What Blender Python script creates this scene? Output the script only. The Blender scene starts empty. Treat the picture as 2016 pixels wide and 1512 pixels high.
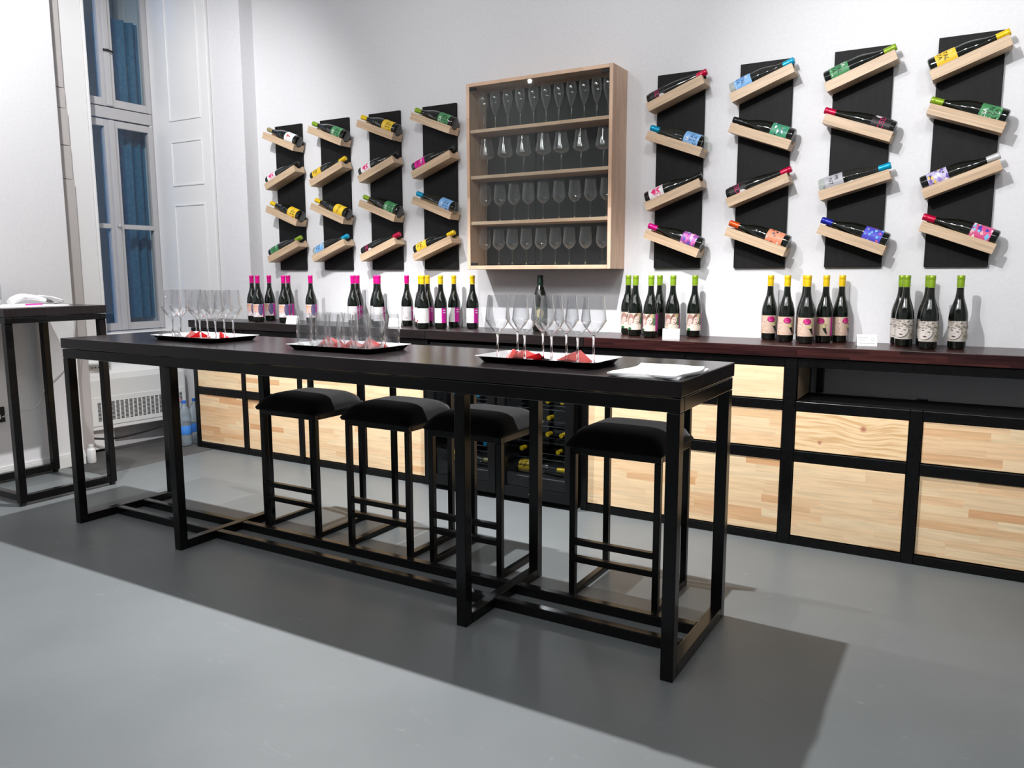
import bpy, bmesh, math, random
from mathutils import Vector, Matrix
random.seed(7)
S = bpy.context.scene
C = S.collection
R = math.radians
# ------------------------------------------------------------------ camera
cam = bpy.data.cameras.new('camera'); camo = bpy.data.objects.new('camera', cam); C.objects.link(camo)
cam.sensor_width = 36.0; cam.lens = 1556.9 / 2016 * 36.0; cam.clip_start = 0.05
yaw, pitch, roll = -0.533972, -0.139257, -0.001739
camo.location = (0, 0, 1.27)
_f = Vector((math.sin(yaw)*math.cos(pitch), math.cos(yaw)*math.cos(pitch), math.sin(pitch)))
_r = Vector((math.cos(yaw), -math.sin(yaw), 0)); _u = _r.cross(_f)
_r2 = _r*math.cos(roll) + _u*math.sin(roll); _u2 = -_r*math.sin(roll) + _u*math.cos(roll)
camo.rotation_euler = Matrix((_r2, _u2, -_f)).transposed().to_euler()
S.camera = camo
# ------------------------------------------------------------------ world (dusk outside the window)
w = bpy.data.worlds.new('world'); S.world = w; w.use_nodes = True
w.node_tree.nodes['Background'].inputs[0].default_value = (0.16, 0.36, 0.78, 1)
w.node_tree.nodes['Background'].inputs[1].default_value = 1.4
# ------------------------------------------------------------------ lamps of the room and added fill lights
def spot(name, loc, target, watts, angle, blend, radius, col=(1, 0.99, 0.985)):
    l = bpy.data.lights.new(name, 'SPOT'); l.energy = watts; l.spot_size = R(angle); l.spot_blend = blend
    l.shadow_soft_size = radius; l.color = col
    o = bpy.data.objects.new(name, l); C.objects.link(o); o.location = loc
    o.rotation_euler = (Vector(target) - Vector(loc)).to_track_quat('-Z', 'Y').to_euler()
    return o
# row of lamps hung over the long table (just above the frame)
for lx, wt in ((-3.17, 295), (-2.33, 62), (-1.49, 262)):
    spot('table_lamp', (lx, 2.85, 2.59), (lx, 2.85, 0), wt, 110, 0.75, 0.018)
# ceiling spots on the racks and unseen broad fills added to even out the wall
for lx, tx, wt in ((-4.1, -3.7, 26), (-1.35, 0.15, 265)):
    spot('wall_spot', (lx, 0.6, 3.2), (tx, 4.14, 1.75), wt, 50, 0.8, 0.02)
for lx, wt in ((-4.6, 10), (-3.1, 32), (-1.6, 92), (-0.1, 62), (1.4, 60)):
    spot('wall_fill', (lx, 0.9, 3.5), (lx, 4.14, 2.35), wt, 72, 0.7, 0.15)
# unseen spot added to brighten the window niche
spot('window_fill', (-3.4, 1.8, 3.6), (-5.4, 3.65, 1.35), 205, 84, 0.7, 0.04)
# broad unseen fill light added under the ceiling behind the camera
def area(name, loc, target, watts, sx, sy):
    l = bpy.data.lights.new(name, 'AREA'); l.energy = watts; l.shape = 'RECTANGLE'; l.size = sx; l.size_y = sy
    o = bpy.data.objects.new(name, l); C.objects.link(o); o.location = loc
    o.rotation_euler = (Vector(target) - Vector(loc)).to_track_quat('-Z', 'Y').to_euler()
area('ceiling_fill', (-1.0, -0.8, 3.98), (-1.0, -0.8, 0), 118, 7.0, 1.8)
# ------------------------------------------------------------------ exposure
S.view_settings.view_transform = 'Standard'; S.view_settings.look = 'None'
S.view_settings.exposure = 0.3; S.view_settings.gamma = 1.0; S.view_settings.use_curve_mapping = False
cy = S.cycles
cy.max_bounces = 14; cy.diffuse_bounces = 4; cy.glossy_bounces = 6; cy.transmission_bounces = 12; cy.transparent_max_bounces = 48
cy.caustics_reflective = False; cy.caustics_refractive = False
cy.sample_clamp_indirect = 4.0

# ================================================================== helpers
def link(o): C.objects.link(o); return o
def bm_mesh(name, bm):
    me = bpy.data.meshes.new(name); bm.normal_update(); bm.to_mesh(me); bm.free(); return me
def obj(name, me, mat=None, parent=None, loc=(0, 0, 0), rot=(0, 0, 0)):
    if mat is not None and (len(me.materials) == 0): me.materials.append(mat)
    o = bpy.data.objects.new(name, me); link(o)
    o.location = loc; o.rotation_euler = rot
    if parent is not None: o.parent = parent
    return o
def empty(name, loc=(0, 0, 0), rot=(0, 0, 0)):
    o = bpy.data.objects.new(name, None); link(o); o.location = loc; o.rotation_euler = rot; o.empty_display_size = 0.05
    return o
def tag(o, label, cat, group=None):
    o['label'] = label; o['category'] = cat
    if group: o['group'] = group
    return o
def struct(o, label=None, cat=None):
    o['kind'] = 'structure'
    if label: o['label'] = label; o['category'] = cat or 'wall'
    return o
def add_box(bm, x0, x1, y0, y1, z0, z1):
    v = [bm.verts.new(p) for p in ((x0,y0,z0),(x1,y0,z0),(x1,y1,z0),(x0,y1,z0),(x0,y0,z1),(x1,y0,z1),(x1,y1,z1),(x0,y1,z1))]
    for f in ((0,3,2,1),(4,5,6,7),(0,1,5,4),(1,2,6,5),(2,3,7,6),(3,0,4,7)): bm.faces.new([v[i] for i in f])
def box_me(x0, x1, y0, y1, z0, z1, bev=0.0, seg=2):
    bm = bmesh.new(); add_box(bm, x0, x1, y0, y1, z0, z1)
    if bev: bmesh.ops.bevel(bm, geom=bm.edges[:], offset=bev, segments=seg, affect='EDGES', profile=0.5)
    return bm_mesh('box', bm)
def box(name, x0, x1, y0, y1, z0, z1, mat, parent=None, bev=0.002):
    """box in the parent's coordinates; its own origin at its centre"""
    cx, cy_, cz = (x0+x1)/2, (y0+y1)/2, (z0+z1)/2
    return obj(name, box_me(x0-cx, x1-cx, y0-cy_, y1-cy_, z0-cz, z1-cz, bev), mat, parent, (cx, cy_, cz))
def lathe_me(prof, n=24, smooth=True, angle=None):
    bm = bmesh.new(); rings = []
    for r, z in prof:
        if r < 1e-6: rings.append([bm.verts.new((0, 0, z))])
        else: rings.append([bm.verts.new((r*math.cos(2*math.pi*i/n), r*math.sin(2*math.pi*i/n), z)) for i in range(n)])
    for a, b in zip(rings, rings[1:]):
        if len(a) == 1 and len(b) == 1: continue
        for i in range(n):
            j = (i+1) % n
            if len(a) == 1: bm.faces.new((a[0], b[j], b[i]))
            elif len(b) == 1: bm.faces.new((a[i], a[j], b[0]))
            else: bm.faces.new((a[i], a[j], b[j], b[i]))
    bmesh.ops.recalc_face_normals(bm, faces=bm.faces[:])
    for f in bm.faces: f.smooth = smooth
    me = bm_mesh('lathe', bm)
    if smooth: me.set_sharp_from_angle(angle=R(40))
    return me
def tube_me(pts, r, n=8):
    bm = bmesh.new(); pts = [Vector(p) for p in pts]; rings = []
    for i, p in enumerate(pts):
        d = (pts[min(i+1, len(pts)-1)] - pts[max(i-1, 0)]).normalized()
        a = d.orthogonal().normalized() if i == 0 else (rings_a - d*rings_a.dot(d)).normalized()
        rings_a = a; b = d.cross(a)
        rings.append([bm.verts.new(p + a*r*math.cos(2*math.pi*k/n) + b*r*math.sin(2*math.pi*k/n)) for k in range(n)])
    for A, B in zip(rings, rings[1:]):
        for k in range(n): bm.faces.new((A[k], A[(k+1) % n], B[(k+1) % n], B[k]))
    bm.faces.new(rings[0][::-1]); bm.faces.new(rings[-1])
    for f in bm.faces: f.smooth = True
    return bm_mesh('tube', bm)
def curve_pts(ctrl, n=10):
    """Catmull-Rom through ctrl"""
    P = [Vector(c) for c in ctrl]; P = [P[0]] + P + [P[-1]]; out = []
    for i in range(1, len(P)-2):
        for k in range(n):
            t = k/n
            out.append(0.5*((2*P[i]) + (P[i+1]-P[i-1])*t + (2*P[i-1]-5*P[i]+4*P[i+1]-P[i+2])*t*t + (3*P[i]-P[i-1]-3*P[i+1]+P[i+2])*t**3))
    return out + [P[-2]]
# ------------------------------------------------------------------ camera-ray placement helpers (world metres from measured directions)
def ray(px, py): return _f + _r2*((px-1008)/1556.9) - _u2*((py-756)/1556.9)
def on_z(px, py, z): d = ray(px, py); return Vector((0, 0, 1.27)) + d*((z-1.27)/d.z)
def on_y(px, py, y): d = ray(px, py); return Vector((0, 0, 1.27)) + d*(y/d.y)
# ------------------------------------------------------------------ materials
MATS = {}
def pbr(name, col, rough=0.5, metal=0.0, spec=0.5, trans=0.0, ior=1.5, coat=0.0, emit=None, emit_s=0.0, sheen=0.0):
    if name in MATS: return MATS[name]
    m = bpy.data.materials.new(name); m.use_nodes = True; b = m.node_tree.nodes['Principled BSDF']
    b.inputs['Base Color'].default_value = (*col, 1); b.inputs['Roughness'].default_value = rough
    b.inputs['Metallic'].default_value = metal; b.inputs['Specular IOR Level'].default_value = spec
    b.inputs['Transmission Weight'].default_value = trans; b.inputs['IOR'].default_value = ior
    b.inputs['Coat Weight'].default_value = coat; b.inputs['Coat Roughness'].default_value = 0.05
    b.inputs['Sheen Weight'].default_value = sheen
    if emit: b.inputs['Emission Color'].default_value = (*emit, 1); b.inputs['Emission Strength'].default_value = emit_s
    MATS[name] = m; return m
def nodes(m): return m.node_tree.nodes, m.node_tree.links, m.node_tree.nodes['Principled BSDF']
def noise_tint(m, scale, c0, c1, bump=0.0, detail=4, stretch=(1, 1, 1), lo=0.35, hi=0.65):
    N, L, b = nodes(m); tc = N.new('ShaderNodeTexCoord'); mp = N.new('ShaderNodeMapping'); mp.inputs['Scale'].default_value = stretch
    nz = N.new('ShaderNodeTexNoise'); nz.inputs['Scale'].default_value = scale; nz.inputs['Detail'].default_value = detail
    rp = N.new('ShaderNodeValToRGB'); rp.color_ramp.elements[0].color = (*c0, 1); rp.color_ramp.elements[1].color = (*c1, 1)
    rp.color_ramp.elements[0].position = lo; rp.color_ramp.elements[1].position = hi
    L.new(tc.outputs['Object'], mp.inputs[0]); L.new(mp.outputs[0], nz.inputs['Vector']); L.new(nz.outputs['Fac'], rp.inputs[0]); L.new(rp.outputs[0], b.inputs['Base Color'])
    if bump:
        bp = N.new('ShaderNodeBump'); bp.inputs['Strength'].default_value = bump; bp.inputs['Distance'].default_value = 0.002
        L.new(nz.outputs['Fac'], bp.inputs['Height']); L.new(bp.outputs[0], b.inputs['Normal'])
    return m
def stave_mat(name, cols, row_h, width, axes=('X', 'Z'), rough=0.45, grain=0.25, grain_scale=30, coat=0.0):
    """finger-jointed staves: colour varies from stave to stave, grain along the stave"""
    m = pbr(name, cols[0], rough, coat=coat); N, L, b = nodes(m)
    tc = N.new('ShaderNodeTexCoord'); oi = N.new('ShaderNodeObjectInfo'); sp = N.new('ShaderNodeSeparateXYZ'); L.new(tc.outputs['Object'], sp.inputs[0])
    off = N.new('ShaderNodeMath'); off.operation = 'MULTIPLY'; off.inputs[1].default_value = 37.0; L.new(oi.outputs['Random'], off.inputs[0])
    ax = N.new('ShaderNodeMath'); ax.operation = 'ADD'; L.new(sp.outputs[axes[0]], ax.inputs[0]); L.new(off.outputs[0], ax.inputs[1])
    az = N.new('ShaderNodeMath'); az.operation = 'ADD'; L.new(sp.outputs[axes[1]], az.inputs[0]); L.new(off.outputs[0], az.inputs[1])
    # stave row number and a random shift of each row
    rw = N.new('ShaderNodeMath'); rw.operation = 'DIVIDE'; rw.inputs[1].default_value = row_h; L.new(az.outputs[0], rw.inputs[0])
    fl = N.new('ShaderNodeMath'); fl.operation = 'FLOOR'; L.new(rw.outputs[0], fl.inputs[0])
    w1 = N.new('ShaderNodeTexWhiteNoise'); w1.noise_dimensions = '1D'; L.new(fl.outputs[0], w1.inputs['W'])
    dv = N.new('ShaderNodeMath'); dv.operation = 'DIVIDE'; dv.inputs[1].default_value = width; L.new(ax.outputs[0], dv.inputs[0])
    sh = N.new('ShaderNodeMath'); sh.operation = 'ADD'; L.new(dv.outputs[0], sh.inputs[0])
    s5 = N.new('ShaderNodeMath'); s5.operation = 'MULTIPLY'; s5.inputs[1].default_value = 5.0; L.new(w1.outputs['Value'], s5.inputs[0]); L.new(s5.outputs[0], sh.inputs[1])
    fx = N.new('ShaderNodeMath'); fx.operation = 'FLOOR'; L.new(sh.outputs[0], fx.inputs[0])
    cb = N.new('ShaderNodeCombineXYZ'); L.new(fx.outputs[0], cb.inputs[0]); L.new(fl.outputs[0], cb.inputs[1])
    w2 = N.new('ShaderNodeTexWhiteNoise'); w2.noise_dimensions = '2D'; L.new(cb.outputs[0], w2.inputs['Vector'])
    rp = N.new('ShaderNodeValToRGB'); rp.color_ramp.interpolation = 'LINEAR'
    e = rp.color_ramp.elements
    for i in range(len(cols)-2): e.new(0.5)
    for i, c in enumerate(cols): e[i].position = i/(len(cols)-1); e[i].color = (*c, 1)
    L.new(w2.outputs['Value'], rp.inputs[0])
    g = N.new('ShaderNodeCombineXYZ'); gx = N.new('ShaderNodeMath'); gx.operation = 'MULTIPLY'; gx.inputs[1].default_value = 0.06; L.new(ax.outputs[0], gx.inputs[0])
    L.new(gx.outputs[0], g.inputs[0]); L.new(az.outputs[0], g.inputs[1]); L.new(w2.outputs['Value'], g.inputs[2])
    nz = N.new('ShaderNodeTexNoise'); nz.inputs['Scale'].default_value = grain_scale*3; nz.inputs['Detail'].default_value = 3; L.new(g.outputs[0], nz.inputs['Vector'])
    r2 = N.new('ShaderNodeValToRGB'); r2.color_ramp.elements[0].position = 0.35; r2.color_ramp.elements[1].position = 0.6
    r2.color_ramp.elements[0].color = (1-grain, 1-grain, 1-grain, 1); r2.color_ramp.elements[1].color = (1, 1, 1, 1); L.new(nz.outputs['Fac'], r2.inputs[0])
    mx = N.new('ShaderNodeMixRGB'); mx.blend_type = 'MULTIPLY'; mx.inputs[0].default_value = 1; L.new(rp.outputs[0], mx.inputs[1]); L.new(r2.outputs[0], mx.inputs[2])
    L.new(mx.outputs[0], b.inputs['Base Color'])
    return m
def thin_glass(name, tint=(0.96, 0.97, 0.97), refl=1.0, edge=0.7, haze_and_reflection=0.0, power=4.0, edge_light=0.0):
    if name in MATS: return MATS[name]
    m = bpy.data.materials.new(name); m.use_nodes = True; N, L = m.node_tree.nodes, m.node_tree.links
    N.remove(N['Principled BSDF']); out = N['Material Output']
    tr = N.new('ShaderNodeBsdfTransparent'); tr.inputs[0].default_value = (*tint, 1)
    gl = N.new('ShaderNodeBsdfGlossy'); gl.inputs['Roughness'].default_value = 0.02; gl.inputs[0].default_value = (refl, refl, refl, 1)
    # reflectance rises towards grazing angles, the same for both sides of the thin wall
    lw = N.new('ShaderNodeLayerWeight'); lw.inputs[0].default_value = 0.5
    pw = N.new('ShaderNodeMath'); pw.operation = 'POWER'; pw.inputs[1].default_value = power; L.new(lw.outputs['Facing'], pw.inputs[0])
    ml = N.new('ShaderNodeMath'); ml.operation = 'MULTIPLY_ADD'; ml.inputs[1].default_value = edge; ml.inputs[2].default_value = 0.035; L.new(pw.outputs[0], ml.inputs[0])
    mx = N.new('ShaderNodeMixShader'); L.new(ml.outputs[0], mx.inputs[0]); L.new(tr.outputs[0], mx.inputs[1]); L.new(gl.outputs[0], mx.inputs[2]); res = mx.outputs[0]
    if haze_and_reflection:  # pale diffuse film stands for dust and light reflected in the glass
        df = N.new('ShaderNodeBsdfDiffuse'); df.inputs[0].default_value = (0.9, 0.9, 0.92, 1); m2 = N.new('ShaderNodeMixShader'); m2.inputs[0].default_value = haze_and_reflection
        if edge_light:  # whitens the edges in the shader, as if they gathered light
            p3 = N.new('ShaderNodeMath'); p3.operation = 'POWER'; p3.inputs[1].default_value = 3.0; L.new(lw.outputs['Facing'], p3.inputs[0])
            ma = N.new('ShaderNodeMath'); ma.operation = 'MULTIPLY_ADD'; ma.inputs[1].default_value = edge_light; ma.inputs[2].default_value = haze_and_reflection; L.new(p3.outputs[0], ma.inputs[0]); L.new(ma.outputs[0], m2.inputs[0])
        L.new(res, m2.inputs[1]); L.new(df.outputs[0], m2.inputs[2]); res = m2.outputs[0]
    L.new(res, out.inputs[0])
    MATS[name] = m; return m
def flat(col, rough=0.5):
    return pbr('ink_%d_%d_%d' % tuple(int(c*999) for c in col), col, rough)
def knotty():
    m = pbr('knotty_pine', (0.90, 0.64, 0.36), 0.45); N, L, b_ = nodes(m)
    tc = N.new('ShaderNodeTexCoord'); sp_ = N.new('ShaderNodeSeparateXYZ'); L.new(tc.outputs['Object'], sp_.inputs[0])
    def knot(x, z, r):
        v = N.new('ShaderNodeVectorMath'); v.operation = 'DISTANCE'; c = N.new('ShaderNodeCombineXYZ'); L.new(sp_.outputs['X'], c.inputs[0]); L.new(sp_.outputs['Z'], c.inputs[1])
        L.new(c.outputs[0], v.inputs[0]); v.inputs[1].default_value = (x, z, 0); q = N.new('ShaderNodeMapRange'); q.inputs[1].default_value = r; q.inputs[2].default_value = r*0.3; L.new(v.outputs['Value'], q.inputs[0]); return q.outputs[0], v.outputs['Value']
    k1, d1 = knot(0.055, 0.035, 0.018); k2, d2 = knot(-0.125, -0.045, 0.012)
    bend = N.new('ShaderNodeMapRange'); bend.inputs[1].default_value = 0.12; bend.inputs[2].default_value = 0.0; bend.inputs[4].default_value = 0.03; L.new(d1, bend.inputs[0])
    zz = N.new('ShaderNodeMath'); zz.operation = 'ADD'; L.new(sp_.outputs['Z'], zz.inputs[0]); L.new(bend.outputs[0], zz.inputs[1])
    cb = N.new('ShaderNodeCombineXYZ'); xs = N.new('ShaderNodeMath'); xs.operation = 'MULTIPLY'; xs.inputs[1].default_value = 0.07; L.new(sp_.outputs['X'], xs.inputs[0]); L.new(xs.outputs[0], cb.inputs[0]); L.new(zz.outputs[0], cb.inputs[1])
    nz = N.new('ShaderNodeTexNoise'); nz.inputs['Scale'].default_value = 70; nz.inputs['Detail'].default_value = 3; L.new(cb.outputs[0], nz.inputs['Vector'])
    rp = N.new('ShaderNodeValToRGB'); rp.color_ramp.elements[0].position = 0.38; rp.color_ramp.elements[1].position = 0.55; rp.color_ramp.elements[0].color = (0.72, 0.45, 0.22, 1); rp.color_ramp.elements[1].color = (0.95, 0.70, 0.42, 1); L.new(nz.outputs['Fac'], rp.inputs[0])
    mx = N.new('ShaderNodeMath'); mx.operation = 'MAXIMUM'; L.new(k1, mx.inputs[0]); L.new(k2, mx.inputs[1])
    mc = N.new('ShaderNodeMixRGB'); mc.inputs[2].default_value = (0.50, 0.20, 0.13, 1); L.new(mx.outputs[0], mc.inputs[0]); L.new(rp.outputs[0], mc.inputs[1]); L.new(mc.outputs[0], b_.inputs['Base Color'])
    return m
KNOTTY = knotty()
WALL = noise_tint(pbr('wall_paint', (0.78, 0.78, 0.80), 0.75), 60, (0.76, 0.76, 0.785), (0.79, 0.79, 0.81), bump=0.15)
CEIL = pbr('ceiling_paint', (0.8, 0.8, 0.8), 0.8)
FLOOR = noise_tint(pbr('floor_concrete', (0.16, 0.17, 0.175), 0.42, spec=0.35), 1.7, (0.125, 0.138, 0.143), (0.158, 0.171, 0.177), detail=8, lo=0.3, hi=0.75)
def floor_scuffs():
    N, L, b = nodes(FLOOR); old = b.inputs['Base Color'].links[0].from_socket
    tc = N.new('ShaderNodeTexCoord'); mp = N.new('ShaderNodeMapping'); mp.inputs['Scale'].default_value = (3, 9, 1); mp.inputs['Rotation'].default_value = (0, 0, 0.6)
    nz = N.new('ShaderNodeTexNoise'); nz.inputs['Scale'].default_value = 2.2; nz.inputs['Detail'].default_value = 9; nz.inputs['Distortion'].default_value = 2.5
    L.new(tc.outputs['Object'], mp.inputs[0]); L.new(mp.outputs[0], nz.inputs['Vector'])
    rp = N.new('ShaderNodeValToRGB'); rp.color_ramp.elements[0].position = 0.66; rp.color_ramp.elements[1].position = 0.80; L.new(nz.outputs['Fac'], rp.inputs[0])
    mx = N.new('ShaderNodeMixRGB'); mx.inputs[2].default_value = (0.27, 0.28, 0.28, 1)
    ml = N.new('ShaderNodeMath'); ml.operation = 'MULTIPLY'; ml.inputs[1].default_value = 0.5; L.new(rp.outputs[0], ml.inputs[0]); L.new(ml.outputs[0], mx.inputs[0])
    L.new(old, mx.inputs[1]); L.new(mx.outputs[0], b.inputs['Base Color'])
floor_scuffs()
BLACK = noise_tint(pbr('black_steel', (0.004, 0.004, 0.004), 0.2, spec=0.25), 80, (0.0025, 0.0025, 0.0028), (0.005, 0.005, 0.0055))
PINE = stave_mat('pine_staves', [(0.82, 0.49, 0.25), (0.94, 0.68, 0.41), (0.96, 0.73, 0.46), (0.92, 0.62, 0.36), (0.97, 0.77, 0.50), (0.78, 0.43, 0.21)], 0.036, 0.33, grain=0.16)
SHELFPINE = stave_mat('shelf_pine', [(0.62, 0.43, 0.27), (0.70, 0.51, 0.34), (0.66, 0.47, 0.30)], 0.028, 1.7, grain=0.22)
CABPINE = stave_mat('cabinet_pine', [(0.74, 0.47, 0.31), (0.82, 0.57, 0.41), (0.78, 0.52, 0.35)], 0.028, 0.4, axes=('X', 'Y'), grain=0.2)
CABPINEV = stave_mat('cabinet_pine_upright', [(0.74, 0.47, 0.31), (0.82, 0.57, 0.41), (0.78, 0.52, 0.35)], 0.03, 0.45, axes=('Z', 'Y'), grain=0.2)
TABLETOP = stave_mat('table_top_stain', [(0.010, 0.008, 0.009), (0.014, 0.010, 0.011), (0.012, 0.009, 0.010)], 0.09, 0.7, axes=('X', 'Y'), rough=0.22, grain=0.3)
TABLETOP.node_tree.nodes['Principled BSDF'].inputs['Specular IOR Level'].default_value = 0.35
WORKTOP = stave_mat('worktop_stain', [(0.016, 0.006, 0.007), (0.042, 0.012, 0.012), (0.024, 0.008, 0.009), (0.068, 0.020, 0.017)], 0.025, 0.3, rough=0.28, grain=0.55, grain_scale=22)
WORKTOP.node_tree.nodes['Principled BSDF'].inputs['Specular IOR Level'].default_value = 0.3
WORKTOPD = stave_mat('worktop_stain_dark', [(0.010, 0.008, 0.008), (0.017, 0.011, 0.011), (0.013, 0.009, 0.009)], 0.025, 0.5, rough=0.3, grain=0.5, grain_scale=22)
BOARD = noise_tint(pbr('black_board', (0.010, 0.010, 0.010), 0.6, spec=0.2), 20, (0.006, 0.006, 0.0065), (0.009, 0.009, 0.0095), stretch=(4, 4, 0.5))
VELVET = noise_tint(pbr('black_velvet', (0.004, 0.004, 0.005), 0.9, spec=0.1, sheen=0.12), 30, (0.002, 0.002, 0.0025), (0.004, 0.004, 0.005))
DGLASS = pbr('dark_bottle_glass', (0.003, 0.005, 0.003), 0.06, spec=0.6, coat=0.4)
CGLASS = thin_glass('clear_bottle_glass', (0.80, 0.83, 0.80), 1.0, 0.8)
GLASS = thin_glass('wine_glass_bowl', (0.975, 0.978, 0.982), 0.8, 0.9, 0.012, 2.2)
CABG = thin_glass('cabinet_glass_bowl', (0.985, 0.987, 0.99), 1.0, 0.5, 0.012, 2.6, 0.30)
STEM = pbr('glass_stem', (0.97, 0.98, 0.98), 0.0, trans=1.0, ior=1.48)
PANE = thin_glass('cabinet_pane', (0.93, 0.95, 0.94), 0.9, 0.8)
WINPANE = thin_glass('window_glass', (0.88, 0.92, 0.92), 0.9, 0.8)
GREYB = pbr('cabinet_back', (0.020, 0.022, 0.022), 0.5, spec=0.3)
WHITEP = pbr('white_gloss_paint', (0.88, 0.88, 0.885), 0.2)
FRAMEP = pbr('window_frame_paint', (0.52, 0.51, 0.52), 0.35)
SHADE_TAUPE = pbr('shade_grey', (0.52, 0.49, 0.48), 0.8)  # casing's shadow tone put into the colour
SILVER = pbr('tray_silver', (0.62, 0.63, 0.64), 0.22, metal=0.6)
TRAYB = pbr('tray_black', (0.005, 0.005, 0.0055), 0.3, spec=0.3)
RED = pbr('red_paper', (0.85, 0.015, 0.03), 0.6)
PINK = pbr('pink_paper', (1.0, 0.58, 0.56), 0.6)
def translucent(m, fac):
    N, L, bs = nodes(m); tl = N.new('ShaderNodeBsdfTranslucent'); mx = N.new('ShaderNodeMixShader'); mx.inputs[0].default_value = fac
    tl.inputs[0].default_value = bs.inputs['Base Color'].default_value; L.new(bs.outputs[0], mx.inputs[1]); L.new(tl.outputs[0], mx.inputs[2]); L.new(mx.outputs[0], N['Material Output'].inputs[0])
translucent(RED, 0.6); translucent(PINK, 0.62)
CLOTH = noise_tint(pbr('white_cloth', (0.85, 0.85, 0.87), 0.9), 300, (0.82, 0.82, 0.84), (0.88, 0.88, 0.9), bump=0.3)
WHITEPL = pbr('white_plastic', (0.78, 0.79, 0.79), 0.35)
CHROME = pbr('chrome_wire', (0.75, 0.75, 0.76), 0.15, metal=1.0)
RUBBER = pbr('black_rubber', (0.008, 0.008, 0.008), 0.7)
# ================================================================== the setting
YW = 4.14
struct(box('floor', -6.6, 3.2, -4.0, YW + 0.3, -0.1, 0, FLOOR, bev=0), 'grey painted concrete floor', 'floor')
struct(box('ceiling', -6.6, 3.2, -4.0, YW + 0.3, 4.0, 4.1, CEIL, bev=0), 'white ceiling', 'ceiling')
struct(box('wall_back', -4.575, 3.2, YW, YW + 0.2, 0, 4.0, WALL, bev=0), 'white back wall behind the counter', 'wall')
struct(box('wall_corner', -4.90, -4.575, 4.02, YW + 0.2, 0, 4.0, WALL, bev=0.004), 'white wall projection beside the window shutter', 'wall')
GREYW = pbr('grey_wall_paint', (0.55, 0.55, 0.56), 0.8)
struct(box('wall_right', 3.2, 3.4, -4.0, YW + 0.2, 0, 4.0, GREYW, bev=0))
struct(box('wall_rear', -6.6, 3.2, -4.2, -4.0, 0, 4.0, GREYW, bev=0))
struct(box('wall_left', -5.45, -5.147, -4.0, 3.03, 0, 4.0, WALL, bev=0.004), 'white left wall beside the side table', 'wall')
struct(box('wall_niche', -5.62, -5.452, 2.6, 4.2, 0, 0.80, WALL, bev=0), 'white wall under the window', 'wall')
struct(box('wall_reveal', -6.3, -4.90, 4.03, 4.3, 0, 4.0, WALL, bev=0))
SHADE_DUST = noise_tint(pbr('shaded_dusty_floor', (0.05, 0.05, 0.05), 0.8), 3.0, (0.040, 0.039, 0.039), (0.085, 0.083, 0.082), detail=9, lo=0.35, hi=0.72)  # dark tone paints the shadow on the niche floor, mottling is dusty smears
struct(box('floor_niche_shade', -5.62, -4.755, 2.90, 3.997, 0.0, 0.002, SHADE_DUST, bev=0), 'dark dusty floor strip with painted shadow under the window', 'floor')
bb = empty('baseboard_left', (-5.147, 0, 0)); struct(bb, 'white moulded baseboard along the left wall', 'baseboard')
box('plinth_board', 0.0005, 0.014, -4.0, 3.03, 0.0, 0.075, WHITEPL, bb, 0.002)
box('top_moulding', 0.0005, 0.009, -4.0, 3.03, 0.0755, 0.090, WHITEPL, bb, 0.003)
# stepped strip beside the window: grey pieces painting the shadow on the casing
tr = empty('shade_strip', (-5.33, 3.1, 0)); struct(tr, 'grey stepped strip of painted shadow between left wall and window casing', 'trim')
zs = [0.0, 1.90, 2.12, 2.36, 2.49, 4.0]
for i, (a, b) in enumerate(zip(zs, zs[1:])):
    box('shade_piece', -0.12, 0.0 - 0.004*(i % 2), -0.06, 0.115 - 0.010*i*0.6, a + 0.002, b - 0.001, SHADE_TAUPE, tr, 0.002)
# ---- window: casing, inner casement, outer casement, curtain
wn = empty('window_1', (-5.58, 3.65, 0.8)); struct(wn, 'tall white double casement window with panelled reveal', 'window')
def wbox(name, x0, x1, y0, y1, z0, z1, mat=FRAMEP, parent=None, bev=0.004):
    return box(name, x0 + 5.58, x1 + 5.58, y0 - 3.65, y1 - 3.65, z0 - 0.8, z1 - 0.8, mat, wn, bev)
wbox('casing', -5.47, -5.38, 3.20, 3.375, 0.02, 4.0, WHITEP)
wbox('casing_bead', -5.47, -5.37, 3.376, 3.395, 0.02, 4.0, WHITEP, bev=0.006)
wbox('sill', -5.66, -5.40, 3.40, 4.0, 0.801, 0.845, WHITEP, bev=0.008)
wbox('frame_stile', -5.62, -5.56, 3.22, 3.30, 0.846, 4.0)
wbox('frame_stile', -5.62, -5.55, 3.998, 4.028, 0.846, 4.0)
wbox('frame_rail', -5.62, -5.56, 3.30, 3.998, 2.39, 2.47)
# four sashes
def sash(y0, y1, z0, z1, bar=None):
    t = 0.042
    wbox('sash_stile', -5.60, -5.555, y0, y0 + t, z0, z1); wbox('sash_stile', -5.60, -5.555, y1 - t, y1, z0, z1)
    wbox('sash_rail', -5.60, -5.555, y0 + t, y1 - t, z0, z0 + 0.055); wbox('sash_rail', -5.60, -5.555, y0 + t, y1 - t, z1 - 0.05, z1)
    if bar: wbox('glazing_bar', -5.60, -5.55, y0 + t, y1 - t, bar, bar + 0.035)
    wbox('pane', -5.58, -5.576, y0 + t - 0.005, y1 - t + 0.005, z0 + 0.05, z1 - 0.045, WINPANE, bev=0)
for (y0, y1) in ((3.30, 3.645), (3.665, 3.998)):
    sash(y0, y1, 0.85, 2.38, 1.60); sash(y0, y1, 2.475, 3.99)
wbox('meeting_post', -5.60, -5.54, 3.630, 3.680, 0.85, 2.38, bev=0.01)
wbox('meeting_post', -5.60, -5.54, 3.630, 3.680, 2.475, 3.99, bev=0.01)
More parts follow.
